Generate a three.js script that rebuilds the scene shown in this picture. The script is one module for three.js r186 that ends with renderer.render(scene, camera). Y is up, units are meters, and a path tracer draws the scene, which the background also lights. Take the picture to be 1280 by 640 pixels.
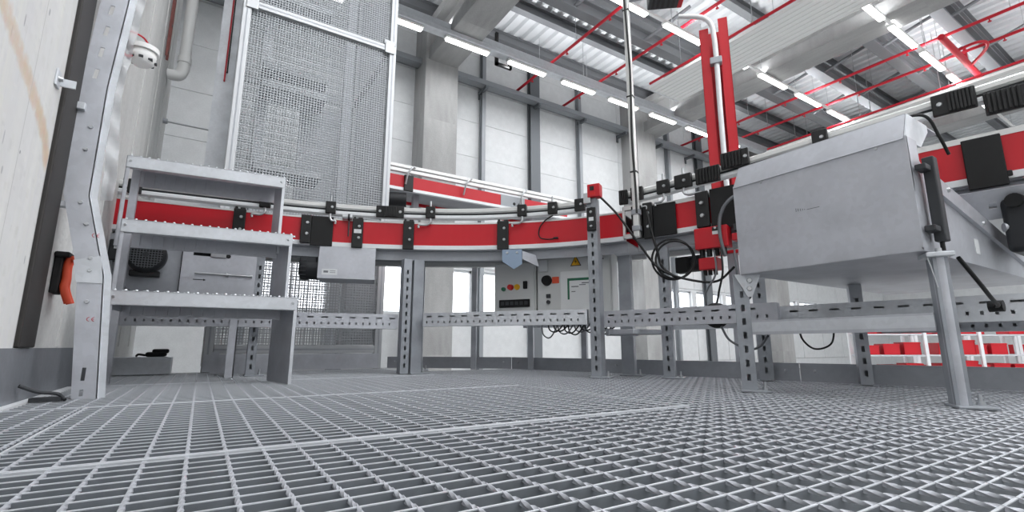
import * as THREE from 'three';
import { mergeGeometries } from 'three/addons/utils/BufferGeometryUtils.js';
import { RoundedBoxGeometry } from 'three/addons/geometries/RoundedBoxGeometry.js';
import { RectAreaLightUniformsLib } from 'three/addons/lights/RectAreaLightUniformsLib.js';

// ---------------------------------------------------------------- camera, sky, exposure
const scene = new THREE.Scene();
const RAD = Math.PI / 180;
const camera = new THREE.PerspectiveCamera(56.145, 2, 0.02, 120);
camera.position.set(0, 0.16, 0);
camera.rotation.order = 'YXZ';
camera.rotation.set(10.6658 * RAD, -32.5692 * RAD, 0);
camera.updateMatrixWorld();
const renderer = new THREE.WebGLRenderer({ antialias: true });
renderer.toneMapping = THREE.LinearToneMapping;
renderer.toneMappingExposure = 1.16;
renderer.shadowMap.enabled = true;
RectAreaLightUniformsLib.init();
scene.background = new THREE.Color(0xf4f8ff);      // overcast daylight beyond the windows
scene.backgroundIntensity = 4.0;
const TUBE_POWER = 52, ROW_POWER = 46, UP_SHARE = 0.65;   // upward lights added above the housings to brighten the roof

// ---------------------------------------------------------------- helpers
let seed = 7;
const rnd = () => { seed = (seed * 16807) % 2147483647; return seed / 2147483647; };
const lerp = (a, b, t) => a + (b - a) * t;
const hash = (x, y, k = 0) => { let h = Math.imul(x, 374761393) + Math.imul(y, 668265263) + Math.imul(k, 974634541); h = Math.imul(h ^ (h >>> 13), 1274126177); return ((h ^ (h >>> 16)) >>> 0) / 4294967295; };
function vnoise(x, y, per, k = 0) {
  const xi = Math.floor(x), yi = Math.floor(y), fx = x - xi, fy = y - yi, w = t => t * t * (3 - 2 * t), m = a => ((a % per) + per) % per;
  return lerp(lerp(hash(m(xi), m(yi), k), hash(m(xi + 1), m(yi), k), w(fx)), lerp(hash(m(xi), m(yi + 1), k), hash(m(xi + 1), m(yi + 1), k), w(fx)), w(fy));
}
function dataTex(n, fn, srgb, metres) {
  const d = new Uint8Array(n * n * 4);
  for (let j = 0; j < n; j++) for (let i = 0; i < n; i++) {
    const v = fn(i / n, j / n), o = (j * n + i) * 4;
    for (let c = 0; c < 3; c++) d[o + c] = Math.max(0, Math.min(255, (Array.isArray(v) ? v[c] : v) * 255));
    d[o + 3] = 255;
  }
  const t = new THREE.DataTexture(d, n, n);
  t.wrapS = t.wrapT = THREE.RepeatWrapping; t.magFilter = THREE.LinearFilter; t.minFilter = THREE.LinearMipmapLinearFilter; t.generateMipmaps = true;
  if (srgb) t.colorSpace = THREE.SRGBColorSpace;
  t.repeat.set(1 / metres, 1 / metres); t.needsUpdate = true;
  return t;
}
function boxUV(g) {
  if (g.index) g = g.toNonIndexed();
  const p = g.attributes.position, n = p.count, uv = new Float32Array(n * 2);
  const a = new THREE.Vector3(), b = new THREE.Vector3(), c = new THREE.Vector3();
  for (let i = 0; i < n; i += 3) {
    a.fromBufferAttribute(p, i); b.fromBufferAttribute(p, i + 1); c.fromBufferAttribute(p, i + 2);
    const nn = b.clone().sub(a).cross(c.clone().sub(a)); const ax = Math.abs(nn.x), ay = Math.abs(nn.y), az = Math.abs(nn.z);
    [a, b, c].forEach((v, k) => {
      const q = ax >= ay && ax >= az ? [v.z, v.y] : ay >= az ? [v.x, v.z] : [v.x, v.y];
      uv[(i + k) * 2] = q[0]; uv[(i + k) * 2 + 1] = q[1];
    });
  }
  g.setAttribute('uv', new THREE.BufferAttribute(uv, 2));
  for (const k of Object.keys(g.attributes)) if (!['position', 'normal', 'uv'].includes(k)) g.deleteAttribute(k);
  return g;
}
const B = (x0, x1, y0, y1, z0, z1) => new THREE.BoxGeometry(Math.abs(x1 - x0), Math.abs(y1 - y0), Math.abs(z1 - z0)).translate((x0 + x1) / 2, (y0 + y1) / 2, (z0 + z1) / 2);
const RB = (x0, x1, y0, y1, z0, z1, r = 0.004, s = 2) => new RoundedBoxGeometry(Math.abs(x1 - x0), Math.abs(y1 - y0), Math.abs(z1 - z0), s, r).translate((x0 + x1) / 2, (y0 + y1) / 2, (z0 + z1) / 2);
const V = (x, y, z) => new THREE.Vector3(x, y, z);
function C(p0, p1, r, seg = 12, r1 = r) {
  const a = V(...p0), b = V(...p1), d = b.clone().sub(a), g = new THREE.CylinderGeometry(r1, r, d.length(), seg);
  g.translate(0, d.length() / 2, 0); g.applyQuaternion(new THREE.Quaternion().setFromUnitVectors(V(0, 1, 0), d.normalize())); g.translate(a.x, a.y, a.z);
  return g;
}
const T = (pts, r, seg = 8, n) => new THREE.TubeGeometry(new THREE.CatmullRomCurve3(pts.map(p => V(...p))), n || pts.length * 6, r, seg);
const bolt = (x, y, z, r = 0.006, axis = 'z', len = 0.006) => { const d = axis === 'z' ? [0, 0, len] : axis === 'x' ? [len, 0, 0] : axis === '-x' ? [-len, 0, 0] : [0, len, 0]; return C([x, y, z], [x + d[0], y + d[1], z + d[2]], r, 8, r * 0.75); };
function poly(pts, t, holes = []) {            // a sheet: outline in x/y, thickness t along +z
  const s = new THREE.Shape(pts.map(p => new THREE.Vector2(...p)));
  for (const h of holes) s.holes.push(new THREE.Path(h.map(p => new THREE.Vector2(...p))));
  return new THREE.ExtrudeGeometry(s, { depth: t, bevelEnabled: false });
}
const rectHole = (cx, cy, w, h) => [[cx - w / 2, cy - h / 2], [cx + w / 2, cy - h / 2], [cx + w / 2, cy + h / 2], [cx - w / 2, cy + h / 2]];
const rect = (x0, x1, y0, y1) => [[x0, y0], [x1, y0], [x1, y1], [x0, y1]];
const merge = gs => { const l = (Array.isArray(gs) ? gs : [gs]).map(boxUV); return l.length > 1 ? mergeGeometries(l) : l[0]; };
const names = {};
const numbered = n => { const k = names[n] = (names[n] ?? -1) + 1; return k ? `${n}_${String(k).padStart(3, '0')}` : n; };
function part(name, gs, m, parent, label) {
  const o = new THREE.Mesh(gs.isBufferGeometry && gs.userData.ready ? gs : merge(gs), m);
  o.name = name; parent.add(o); if (label) o.userData.label = label; return o;
}
const ready = gs => { const g = merge(gs); g.userData.ready = true; return g; };
function thing(name, label, category, pos = [0, 0, 0], turn = 0, group, kind) {
  const o = new THREE.Group(); o.name = numbered(name); o.position.set(...pos); o.rotation.y = turn;
  o.userData = { label, category }; if (group) o.userData.group = group; if (kind) o.userData.kind = kind;
  scene.add(o); return o;
}
function single(name, gs, m, label, category, group, kind) {
  const o = part(numbered(name), gs, m, scene); o.userData = { label, category }; if (group) o.userData.group = group; if (kind) o.userData.kind = kind; return o;
}
const struct = (name, gs, m, label, category) => single(name, gs, m, label, category, undefined, 'structure');
const ORD = ['first', 'second', 'third', 'fourth', 'fifth', 'sixth', 'seventh', 'eighth', 'ninth', 'tenth'];

// ---------------------------------------------------------------- materials
const spangle = (() => {                          // zinc flakes: nearest of jittered points
  const n = 24;
  return (u, v) => {
    let best = 9, val = 0; const x = u * n, y = v * n, xi = Math.floor(x), yi = Math.floor(y);
    for (let j = -1; j <= 1; j++) for (let i = -1; i <= 1; i++) {
      const cx = (xi + i + n) % n, cy = (yi + j + n) % n, d = Math.hypot(xi + i + hash(cx, cy, 1) - x, yi + j + hash(cx, cy, 2) - y);
      if (d < best) { best = d; val = hash(cx, cy, 3); }
    }
    return val;
  };
})();
const zincTex = dataTex(512, (u, v) => { const k = 0.90 + 0.035 * spangle(u, v) + 0.06 * vnoise(u * 5, v * 5, 5, 4); return [k, k, k * 1.01]; }, true, 0.35);
const zincRough = dataTex(512, (u, v) => 0.46 + 0.08 * spangle(u, v) + 0.10 * vnoise(u * 9, v * 9, 9, 5), false, 0.35);
const scuffTex = dataTex(512, (u, v) => { const k = 0.93 + 0.03 * vnoise(u * 12, v * 12, 12, 7) + 0.03 * vnoise(u * 90, v * 90, 90, 8); return [k, k, k]; }, true, 1.1);
const concreteTex = dataTex(1024, (u, v) => {
  const a = vnoise(u * 5, v * 3, 5, 11), b = vnoise(u * 40, v * 8, 40, 12), c = vnoise(u * 200, v * 200, 200, 13);
  let k = 0.80 + 0.10 * a + 0.06 * b + 0.04 * c;
  return [k, k, k * 0.995];
}, true, 2.4);
const concreteBump = dataTex(512, (u, v) => 0.5 * vnoise(u * 20, v * 20, 20, 14) + 0.5 * vnoise(u * 120, v * 120, 120, 15), false, 1.2);
const std = (color, roughness, metalness = 0, extra = {}) => new THREE.MeshStandardMaterial({ color, roughness, metalness, ...extra });
const M = {
  zinc: std(0xcaccd0, 0.95, 0.55, { map: zincTex, roughnessMap: zincRough }),
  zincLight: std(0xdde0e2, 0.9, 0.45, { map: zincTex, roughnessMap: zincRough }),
  zincDull: std(0xb0b3b7, 1, 0.45, { map: zincTex, roughnessMap: zincRough }),
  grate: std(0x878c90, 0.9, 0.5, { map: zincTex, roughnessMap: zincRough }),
  steel: std(0xc2c4c6, 0.32, 0.85),
  alu: std(0xdcdcda, 0.38, 0.45),
  aluWhite: std(0xe4e6e8, 0.45, 0.15),
  red: std(0xc30d20, 0.42, 0),
  redPipe: std(0xc0142a, 0.5, 0),
  black: std(0x0c0c0d, 0.5, 0),
  blackSheet: std(0x0b0b0c, 0.7, 0, { map: scuffTex }),
  meshWire: std(0xaeb1b4, 0.5, 0.4),
  postZinc: std(0xa8acb0, 1, 0.5, { map: zincTex, roughnessMap: zincRough }),
  upstand: std(0x85888c, 0.6, 0.3, { map: zincTex }),
  towerFrame: std(0xc2c4c6, 0.42, 0.5),
  brownRail: std(0x77403a, 0.6, 0.1),
  jointSeal: std(0x2a2725, 0.6, 0),
  rubber: std(0x101011, 0.75, 0),
  cable: std(0x0d0d0e, 0.55, 0),
  cableGrey: std(0x6d7074, 0.5, 0),
  darkGrey: std(0x3b3d40, 0.6, 0.2),
  motor: std(0x25272a, 0.5, 0.1),
  concrete: std(0xe6e6e5, 0.9, 0, { map: concreteTex, bumpMap: concreteBump, bumpScale: 0.002 }),
  concreteGrey: std(0xb8b8b8, 0.9, 0, { map: concreteTex, bumpMap: concreteBump, bumpScale: 0.002 }),
  white: std(0xeeeeec, 0.55, 0),
  wallPanel: std(0xe2e4e5, 0.5, 0, { map: scuffTex }),
  mullion: std(0x989ca0, 0.5, 0.3),
  mullionDark: std(0x6f7377, 0.55, 0.3),
  roofDeck: std(0xdfe1e3, 0.5, 0.1),
  purlin: std(0x77797c, 0.6, 0.3),
  cabinet: std(0xd2d4d3, 0.5, 0),
  paper: std(0xeceeee, 0.6, 0),
  hallFloor: std(0x9c9d9c, 0.6, 0, { map: scuffTex }),
  orange: std(0xe0512f, 0.5, 0),
  yellow: std(0xf0b400, 0.5, 0),
  green: std(0x1f6e4e, 0.5, 0),
  blueSteel: std(0x8fa0b5, 0.3, 0.8),
  stickerWhite: std(0xd8dadb, 0.55, 0),
  glass: new THREE.MeshPhysicalMaterial({ color: 0xffffff, roughness: 0.02, transmission: 1, thickness: 0, ior: 1.45 }),
  lensRed: std(0xd01515, 0.3, 0),
  tube: std(0xffffff, 0.4, 0, { emissive: 0xffffff, emissiveIntensity: 6 }),
  wood: std(0xd8d2c4, 0.8, 0),
};

// ---------------------------------------------------------------- hall shell
const HF = -0.6, ROOF = 7.35, ZB = -9.3, ZF = 9.0, XL = -6, XR = 26;
struct('hall_floor', B(XL - 0.3, XR + 0.3, HF - 0.2, HF, ZB - 0.4, ZF + 0.3), M.hallFloor, 'pale concrete hall floor below the raised grating', 'floor');
{
  // corrugated roof deck, ribs running away from the camera towards the back wall
  const pts = []; const pitch = 0.28;
  for (let x = XL; x < XR; x += pitch) pts.push([x, 0], [x + pitch * 0.38, 0], [x + pitch * 0.5, 0.075], [x + pitch * 0.88, 0.075]);
  const outline = [...pts, [XR, 0], [XR, 0.2], [XL, 0.2]];
  const g = poly(outline, ZF - ZB + 0.6).translate(0, ROOF, ZB - 0.3);
  struct('ceiling', g, M.roofDeck, 'corrugated metal roof deck high over the hall', 'ceiling');
}
// side and front walls of the hall (thick, closed)
struct('wall_left', B(XL - 0.3, XL, HF, ROOF + 0.2, ZB - 0.3, ZF), M.wallPanel, 'white hall wall far beyond the concrete slab', 'wall');
struct('wall_right', B(XR, XR + 0.3, HF, ROOF + 0.2, ZB - 0.3, ZF), M.wallPanel, 'white hall end wall far to the right', 'wall');
struct('wall_front', B(XL - 0.3, XR + 0.3, HF, ROOF + 0.2, ZF, ZF + 0.3), M.wallPanel, 'white hall wall behind the viewer', 'wall');
{
  // back wall: solid zones with a band of windows low down
  const g = new THREE.Group(); g.name = 'wall_back'; g.userData = { label: 'white panelled back wall of the hall with windows low down', category: 'wall', kind: 'structure' }; scene.add(g);
  const WY0 = 0.80, WY1 = 1.80;
  const bays = []; for (let k = -3; k < 15; k++) bays.push([0.52 + k * 1.5, 0.52 + (k + 1) * 1.5]);
  part('wall_base', B(XL, XR, HF, WY0, ZB - 0.3, ZB), M.wallPanel, g);
  part('wall_upper', B(XL, XR, WY1, ROOF + 0.2, ZB - 0.3, ZB), M.wallPanel, g);
  part('wall_end', [B(XL, bays[0][0], WY0, WY1, ZB - 0.3, ZB), B(bays.at(-1)[1], XR, WY0, WY1, ZB - 0.3, ZB)], M.wallPanel, g);
  const rows = [1.86, 2.72, 3.58, 4.44, 5.3, 6.16, 7.02];
  for (const [x0, x1] of bays) {
    part('pier', [B(x0 - 0.1, x0 + 0.1, WY0, WY1, ZB - 0.3, ZB)], M.wallPanel, g);
    for (let r = 0; r < rows.length; r++) part('cladding_panel', RB(x0 + 0.006, x1 - 0.006, rows[r] + 0.002, (rows[r + 1] ?? 7.3) - 0.002, ZB - 0.01, ZB + 0.02, 0.006, 1), M.wallPanel, g);
    part('lower_panel', RB(x0 + 0.012, x1 - 0.012, -0.25, 0.72, ZB - 0.01, ZB + 0.03, 0.01, 1), M.wallPanel, g);
  }
  let n = 0;
  for (const [x0, x1] of bays) {
    n++;
    const w = new THREE.Group(); w.name = `window_${n}`; w.userData = { label: `${n <= 10 ? ORD[n - 1] : 'far right'} pale framed window from the left in the back wall`, category: 'window', kind: 'structure' };
    if (n > 10) { w.userData.group = 'far right windows in the back wall'; }
    w.position.set(x0, 0, ZB - 0.12); scene.add(w);
    part('window_frame', [B(0.1, 1.4, WY0, WY0 + 0.05, -0.04, 0.04), B(0.1, 1.4, WY1 - 0.05, WY1, -0.04, 0.04), B(0.1, 0.15, WY0, WY1, -0.04, 0.04), B(1.35, 1.4, WY0, WY1, -0.04, 0.04)], M.aluWhite, w);
    part('mullion', B(0.73, 0.77, WY0 + 0.05, WY1 - 0.05, -0.03, 0.03), M.aluWhite, w);
    part('pane', B(0.15, 0.73, WY0 + 0.05, WY1 - 0.05, -0.003, 0.003), M.glass, w);
    part('pane', B(0.77, 1.35, WY0 + 0.05, WY1 - 0.05, -0.003, 0.003), M.glass, w);
  }
}
// steel mullions and concrete columns on the back wall
const WALLPOSTS = [[-0.95, 0.035, 0], [0.55, 0.035, 0], [2.05, 0.12, 1], [5.05, 0.045, 0], [6.52, 0.14, 1], [8.0, 0.045, 0], [11.55, 0.045, 0], [13.05, 0.14, 1], [14.55, 0.045, 0]];
WALLPOSTS.forEach(([x, w, dark], i) => struct('trim_' + (i + 1), [B(x - w, x + w, HF, ROOF, ZB + 0.03, ZB + 0.07), B(x - w * 0.35, x + w * 0.35, HF, ROOF, ZB + 0.07, ZB + 0.16), B(x - w, x + w, HF, ROOF, ZB + 0.16, ZB + 0.18)], dark ? M.mullionDark : M.mullion,
  `${dark ? 'wide dark' : 'slim grey'} steel wall post, ${ORD[i]} from the left on the back wall`, 'wall post'));
[[-2.6, 'left of the mesh tower'], [3.78, 'just right of the mesh tower'], [10.05, 'behind the thin vertical pole'], [16.4, 'far right behind the metal box']].forEach(([x, w]) =>
  struct('concrete_column', RB(x - 0.38, x + 0.38, HF, ROOF - 0.05, ZB + 0.0, ZB + 0.62, 0.02, 1), M.concreteGrey, `square concrete column against the back wall ${w}`, 'column'));
// concrete girders carrying the roof
[[-2.6, 'beyond the concrete wall'], [3.8, 'right above the mesh tower'], [10.3, 'behind the red upright'], [16.9, 'far right above the metal box']].forEach(([x, w]) =>
  struct('concrete_girder', [RB(x - 0.33, x + 0.33, 6.12, 6.42, ZB, ZF, 0.02, 1), B(x - 0.15, x + 0.15, 6.42, 6.9, ZB, ZF), B(x - 0.33, x + 0.33, 6.9, 7.1, ZB, ZF)], M.concreteGrey, `heavy concrete roof girder ${w}`, 'girder'));
// steel purlins between roof deck and girders
[-8.6, -7.5, -6.4, -5.0, -3.75, -2.55, -1.35, -0.1, 1.2].forEach((z, i) => {
  const g = struct('roof_purlin', [B(XL, XR, 7.11, 7.13, z - 0.08, z + 0.08), B(XL, XR, 7.13, 7.32, z - 0.015, z + 0.015), B(XL, XR, 7.32, 7.34, z - 0.08, z + 0.08)], M.purlin, `grey steel roof purlin, ${ORD[i]} from the back wall`, 'purlin');
});
// steel tie beams lower down and their diagonal braces
[[-6.35, 3.8, 10.3], [-6.1, 10.3, 16.9], [-4.9, 10.3, 16.9], [-3.7, 10.3, 16.9], [-2.55, 10.3, 16.9]].forEach(([z, x0, x1], i) => {
  const o = thing('tie_beam', `${i ? 'dark grey steel beam between the far concrete girders' : 'dark grey steel beam between the two nearer girders'}${i ? ', ' + ORD[i - 1] + ' from the back wall' : ''}`, 'beam', [0, 0, 0], 0, 'steel beams under the roof', 'structure');
  part('lower_flange', B(x0 + 0.34, x1 - 0.34, 6.56, 6.59, z - 0.11, z + 0.11), M.purlin, o);
  part('web', B(x0 + 0.16, x1 - 0.16, 6.59, 6.84, z - 0.02, z + 0.02), M.purlin, o);
  part('upper_flange', B(x0 + 0.34, x1 - 0.34, 6.84, 6.87, z - 0.11, z + 0.11), M.purlin, o);
  for (const k of [0.25, 0.55, 0.8]) part('brace', C([lerp(x0, x1, k), 6.6, z], [lerp(x0, x1, k) + 0.5, 7.1, z + 0.9], 0.035, 6), M.purlin, o);
});

// ---------------------------------------------------------------- lamps
function tubeLamp(x0, x1, y, z, label, group) {
  const t = thing('tube_light', label, 'light', [0, 0, 0], 0, group);
  part('housing', RB(x0 - 0.03, x1 + 0.03, y + 0.035, y + 0.085, z - 0.06, z + 0.06, 0.01, 1), M.white, t);
  part('tube_light_diffuser', RB(x0, x1, y, y + 0.036, z - 0.05, z + 0.05, 0.012, 1), M.tube, t);
  const l = new THREE.RectAreaLight(0xfafcff, TUBE_POWER, x1 - x0, 0.1);
  l.position.set((x0 + x1) / 2, y - 0.004, z); l.lookAt((x0 + x1) / 2, y - 1, z); scene.add(l);
  const u = new THREE.RectAreaLight(0xfafcff, TUBE_POWER * UP_SHARE, x1 - x0, 0.1);  // added upward light, no glowing surface, brightens the roof
  u.position.set((x0 + x1) / 2, y + (z < -7 ? 0.37 : 0.13), z); u.lookAt((x0 + x1) / 2, 20, z); scene.add(u);
}
const ROWS = [['row nearest the back wall', -7.65, 5.93, 0.55, 1.42, 0.92, 9], ['middle row', -5.2, 6.02, 3.6, 1.55, 1.05, 8], ['row nearest the viewer', -2.94, 5.98, 8.75, 1.5, 1.12, 5]];
for (const [row, z, y, x0, pitch, len, n] of ROWS) {
  for (let k = 0; k < n; k++) tubeLamp(x0 + k * pitch, x0 + k * pitch + len, y, z, `white tube light, ${ORD[k]} from the left in the ${row}`, 'tube lights under the roof');
  const t = thing('lamp_trunking', `long grey trunking carrying the tube lights of the ${row}`, 'trunking');
  if (z < -7) {
    part('trunking_rail', [RB(XL, XR, y + 0.09, y + 0.19, z - 0.1, z + 0.1, 0.015, 1), B(XL, XR, y + 0.2, y + 0.36, z - 0.07, z + 0.03)], M.zincLight, t);
  } else part('trunking_rail', B(x0 - 4, XR - 2, y + 0.085, y + 0.125, z - 0.025, z + 0.025), M.white, t);
  for (let x = Math.max(x0, -4); x < XR - 3; x += 3) part('hanger', C([x + 0.3, y + 0.12, z], [x + 0.3, ROOF, z], 0.006, 5), M.steel, t);
}
// rows of the same lamps over the rest of the hall, behind and above the viewer
[-0.6, 1.7, 4.1, 6.5].forEach((z, i) => {
  const t = thing('lamp_row', `continuous row of tube lights over the hall behind the viewer, ${ORD[i]}`, 'light', [0, 0, 0], 0, 'tube lights under the roof');
  part('housing', B(-4, 22, 6.03, 6.08, z - 0.06, z + 0.06), M.white, t);
  part('tube_light_diffuser', B(-4, 22, 6.0, 6.035, z - 0.05, z + 0.05), M.tube, t);
  const l = new THREE.RectAreaLight(0xfafcff, ROW_POWER, 26, 0.1); l.position.set(9, 5.995, z); l.lookAt(9, 5, z); scene.add(l);
  const u = new THREE.RectAreaLight(0xfafcff, ROW_POWER * UP_SHARE, 26, 0.1); u.position.set(9, 6.085, z); u.lookAt(9, 20, z); scene.add(u);  // u is an added upward light that brightens the roof
});

// ---------------------------------------------------------------- raised grating floor
{
  const floor = new THREE.Group(); floor.name = 'floor'; floor.userData = { label: 'galvanised steel bar grating underfoot with bright edge strips', category: 'floor', kind: 'structure' }; scene.add(floor);
  const PZ = 0.0352, PX = 0.0505, DEP = 0.03;
  const barG = {}, edgeG = {}, rodG = {};
  function twisted(len) {
    const seg = Math.ceil(len / 0.0088), g = new THREE.BoxGeometry(0.0048, 0.0048, len, 1, 1, seg), p = g.attributes.position;
    for (let i = 0; i < p.count; i++) { const a = p.getZ(i) / (PZ * 2) * Math.PI * 2, c = Math.cos(a), s = Math.sin(a), x = p.getX(i), y = p.getY(i); p.setXY(i, x * c - y * s, x * s + y * c); }
    g.computeVertexNormals(); return g;
  }
  function panel(x0, x1, z0, z1, edges, back) {
    const g = new THREE.Group(); g.name = 'grating_panel'; floor.add(g);
    const w = x1 - x0, d = z1 - z0, kb = w.toFixed(3), kr = d.toFixed(3);
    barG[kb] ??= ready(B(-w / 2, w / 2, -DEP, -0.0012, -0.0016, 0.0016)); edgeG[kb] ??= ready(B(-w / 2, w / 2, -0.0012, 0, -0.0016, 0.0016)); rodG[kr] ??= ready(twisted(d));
    for (let z = Math.ceil(z0 / PZ) * PZ; z < z1 - 0.006; z += PZ) { if (z - z0 < 0.006) continue; const m = part('bearing_bar', barG[kb], M.grate, g); m.position.set((x0 + x1) / 2, 0, z); part('worn_lit_edge', edgeG[kb], M.zincLight, m); }  // worn top strip, paler than its bar to paint in overhead light
    for (let x = Math.ceil(x0 / PX) * PX; x < x1 - 0.006; x += PX) { if (x - x0 < 0.006) continue; const m = part('cross_rod', rodG[kr], M.zinc, g); m.position.set(x, -0.0024, (z0 + z1) / 2); }
    const E = { f: [x0, x1, z1 - 0.006, z1], b: [x0, x1, z0, z0 + 0.006], l: [x0, x0 + 0.005, z0, z1], r: [x1 - 0.005, x1, z0, z1] };
    if (back) part('edge_band', B(back[0], back[1], -DEP, 0.0012, z0, z0 + 0.006), M.zincLight, g);
    for (const e of edges) { const [a, b, c, dd] = E[e]; part('edge_band', B(a, b, -DEP, 0.0012, c, dd), M.zincLight, g); }
  }
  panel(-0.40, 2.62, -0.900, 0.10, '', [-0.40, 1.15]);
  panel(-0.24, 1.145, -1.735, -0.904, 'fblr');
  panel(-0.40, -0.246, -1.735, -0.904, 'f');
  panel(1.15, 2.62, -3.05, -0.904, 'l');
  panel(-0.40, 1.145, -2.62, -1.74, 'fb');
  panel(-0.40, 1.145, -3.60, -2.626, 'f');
  // support frame the panels lie on
  for (const z of [0.05, -0.902, -1.737, -2.623, -3.5]) { const m = part('support_beam', B(-0.42, 2.6, -0.15, -DEP - 0.001, z - 0.03, z + 0.03), M.zincDull, floor); }
  for (const [x, z] of [[-0.38, 0.05], [1.15, 0.05], [2.55, 0.05], [-0.38, -1.737], [1.15, -1.737], [2.55, -1.737], [-0.38, -3.5], [1.15, -3.5], [2.55, -3.5]]) part('support_foot', B(x - 0.03, x + 0.03, HF, -0.15, z - 0.03, z + 0.03), M.zincDull, floor);
}

// ---------------------------------------------------------------- concrete wall on the left
const XW = -0.432;
{
  // slab nearest the viewer with the brown run of a stain: canvas in wall metres (z -2.0..1.0, y 0.16..2.2)
  const cv = document.createElement('canvas'); cv.width = 1536; cv.height = 1024; const c = cv.getContext('2d');
  const Z0 = 1.0, Z1 = -1.86, Y0 = 0.155, Y1 = 2.3, px = z => (Z0 - z) / (Z0 - Z1) * 1536, py = y => (Y1 - y) / (Y1 - Y0) * 1024;
  c.fillStyle = '#dddddc'; c.fillRect(0, 0, 1536, 1024);
  for (let i = 0; i < 900; i++) { const k = 205 + rnd() * 40; c.fillStyle = `rgba(${k},${k},${k - 4},0.10)`; c.fillRect(rnd() * 1536, rnd() * 1024, 4 + rnd() * 30, 60 + rnd() * 300); }
  for (let i = 0; i < 5000; i++) { const k = 190 + rnd() * 55; c.fillStyle = `rgba(${k},${k},${k - 3},0.16)`; c.fillRect(rnd() * 1536, rnd() * 1024, 2 + rnd() * 10, 2 + rnd() * 14); }
  // board joints and pits
  for (const z of [-1.35, -1.62, -0.9, -0.4, 0.1]) { c.fillStyle = 'rgba(150,148,142,0.35)'; c.fillRect(px(z), 0, 2, 1024); }
  for (let i = 0; i < 130; i++) { const k = 95 + rnd() * 60; c.fillStyle = `rgba(${k},${k + 2},${k + 6},${0.35 + rnd() * 0.4})`; c.beginPath(); c.ellipse(rnd() * 1536, rnd() * 1024, 1 + rnd() * 2.2, 2 + rnd() * 7, 0, 0, 7); c.fill(); }
  // stain
  const line = [[-1.22, 1.0], [-1.341, 0.90], [-1.536, 0.84], [-1.70, 0.79], [-1.80, 0.745], [-1.86, 0.68]];
  for (let k = 0; k < line.length - 1; k++) for (let t = 0; t < 1; t += 0.01) {
    const z = lerp(line[k][0], line[k + 1][0], t), y = lerp(line[k][1], line[k + 1][1], t);
    for (let q = 0; q < 3; q++) { c.fillStyle = `rgba(${200 + rnd() * 20},${180 + rnd() * 16},${156 + rnd() * 18},0.07)`; c.beginPath(); c.ellipse(px(z) + (rnd() - 0.5) * 22, py(y) + (rnd() - 0.5) * 22, 3 + rnd() * 6, 3 + rnd() * 6, 0, 0, 7); c.fill(); }
  }
  const tex = new THREE.CanvasTexture(cv); tex.colorSpace = THREE.SRGBColorSpace;
  const slabMat = std(0xffffff, 0.88, 0, { map: tex, bumpMap: concreteBump, bumpScale: 0.0015 });
  const w = new THREE.Group(); w.name = 'wall_concrete'; w.userData = { label: 'white cast concrete wall slab on the left with a brown stain', category: 'wall', kind: 'structure' }; scene.add(w);
  const face = new THREE.PlaneGeometry(Z0 - Z1, Y1 - Y0); face.rotateY(Math.PI / 2); face.translate(XW, (Y0 + Y1) / 2, (Z0 + Z1) / 2); face.userData.ready = true;
  part('near_face', face, slabMat, w);
  part('near_slab', B(-0.75, XW - 0.001, HF, 6.0, -1.86, 8.8), M.concrete, w);
  part('near_slab_top', B(XW - 0.001, XW, 2.3, 6.0, -1.86, 1.0), M.concrete, w);
    part('far_slab', B(-0.75, XW, HF, 6.0, -4.75, -1.862), M.concrete, w);
  part('board_mark', [-2.35, -2.75, -3.3, -3.9, -4.4].map(z => B(XW, XW + 0.004, 0.16, 6.0, z - 0.012, z + 0.012)), M.concrete, w);
  part('joint_profile', [RB(XW - 0.005, XW + 0.012, 0.156, 6.0, -2.02, -1.865, 0.005, 2)], M.jointSeal, w, 'dark brown rubber joint strip down the wall');
  const bb = new THREE.Group(); bb.name = 'baseboard_left'; bb.userData = { label: 'grey sheet metal upstand along the foot of the concrete wall', category: 'baseboard', kind: 'structure' }; scene.add(bb);
  part('upstand_sheet', B(XW, XW + 0.006, -0.02, 0.155, -1.90, 0.6), M.upstand, bb);
  part('upstand_sheet', B(XW - 0.002, XW + 0.004, -0.02, 0.155, -3.6, -1.902), M.upstand, bb);
  part('sealing_strip', B(XW + 0.006, XW + 0.03, -0.02, 0.004, -2.6, 0.6), M.aluWhite, bb);
}

// ---------------------------------------------------------------- perforated channels and uprights
function beamGeo(len, h) {       // long slots above, square holes below; web in x/y at z = 0, flanges behind
  const holes = [];
  for (let x = 0.04; x < len - 0.03; x += 0.075) holes.push(rectHole(x, h * 0.72, 0.034, 0.008));
  for (let x = 0.025; x < len - 0.015; x += 0.0375) holes.push(rectHole(x, h * 0.32, 0.009, 0.013));
  return { web: poly(rect(0, len, 0, h), 0.003, holes), flanges: [B(0, len, h - 0.003, h, -0.045, 0), B(0, len, 0, 0.003, -0.045, 0)] };
}
function perfBeam(x0, z0, x1, z1, y0, h, label, mat = M.zinc) {
  const len = Math.hypot(x1 - x0, z1 - z0), t = thing('perforated_beam', label, 'beam', [x0, y0, z0], Math.atan2(-(z1 - z0), x1 - x0));
  const g = beamGeo(len, h);
  part('web', g.web, mat, t); part('back_web', B(0, len, 0, h, -0.048, -0.045), mat, t); part('end_cap', B(0, 0.003, 0.003, h - 0.003, -0.045, 0), mat, t); part('end_cap', B(len - 0.003, len, 0.003, h - 0.003, -0.045, 0), mat, t); part('flange', g.flanges[0], mat, t); part('flange', g.flanges[1], mat, t);
  return t;
}
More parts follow.
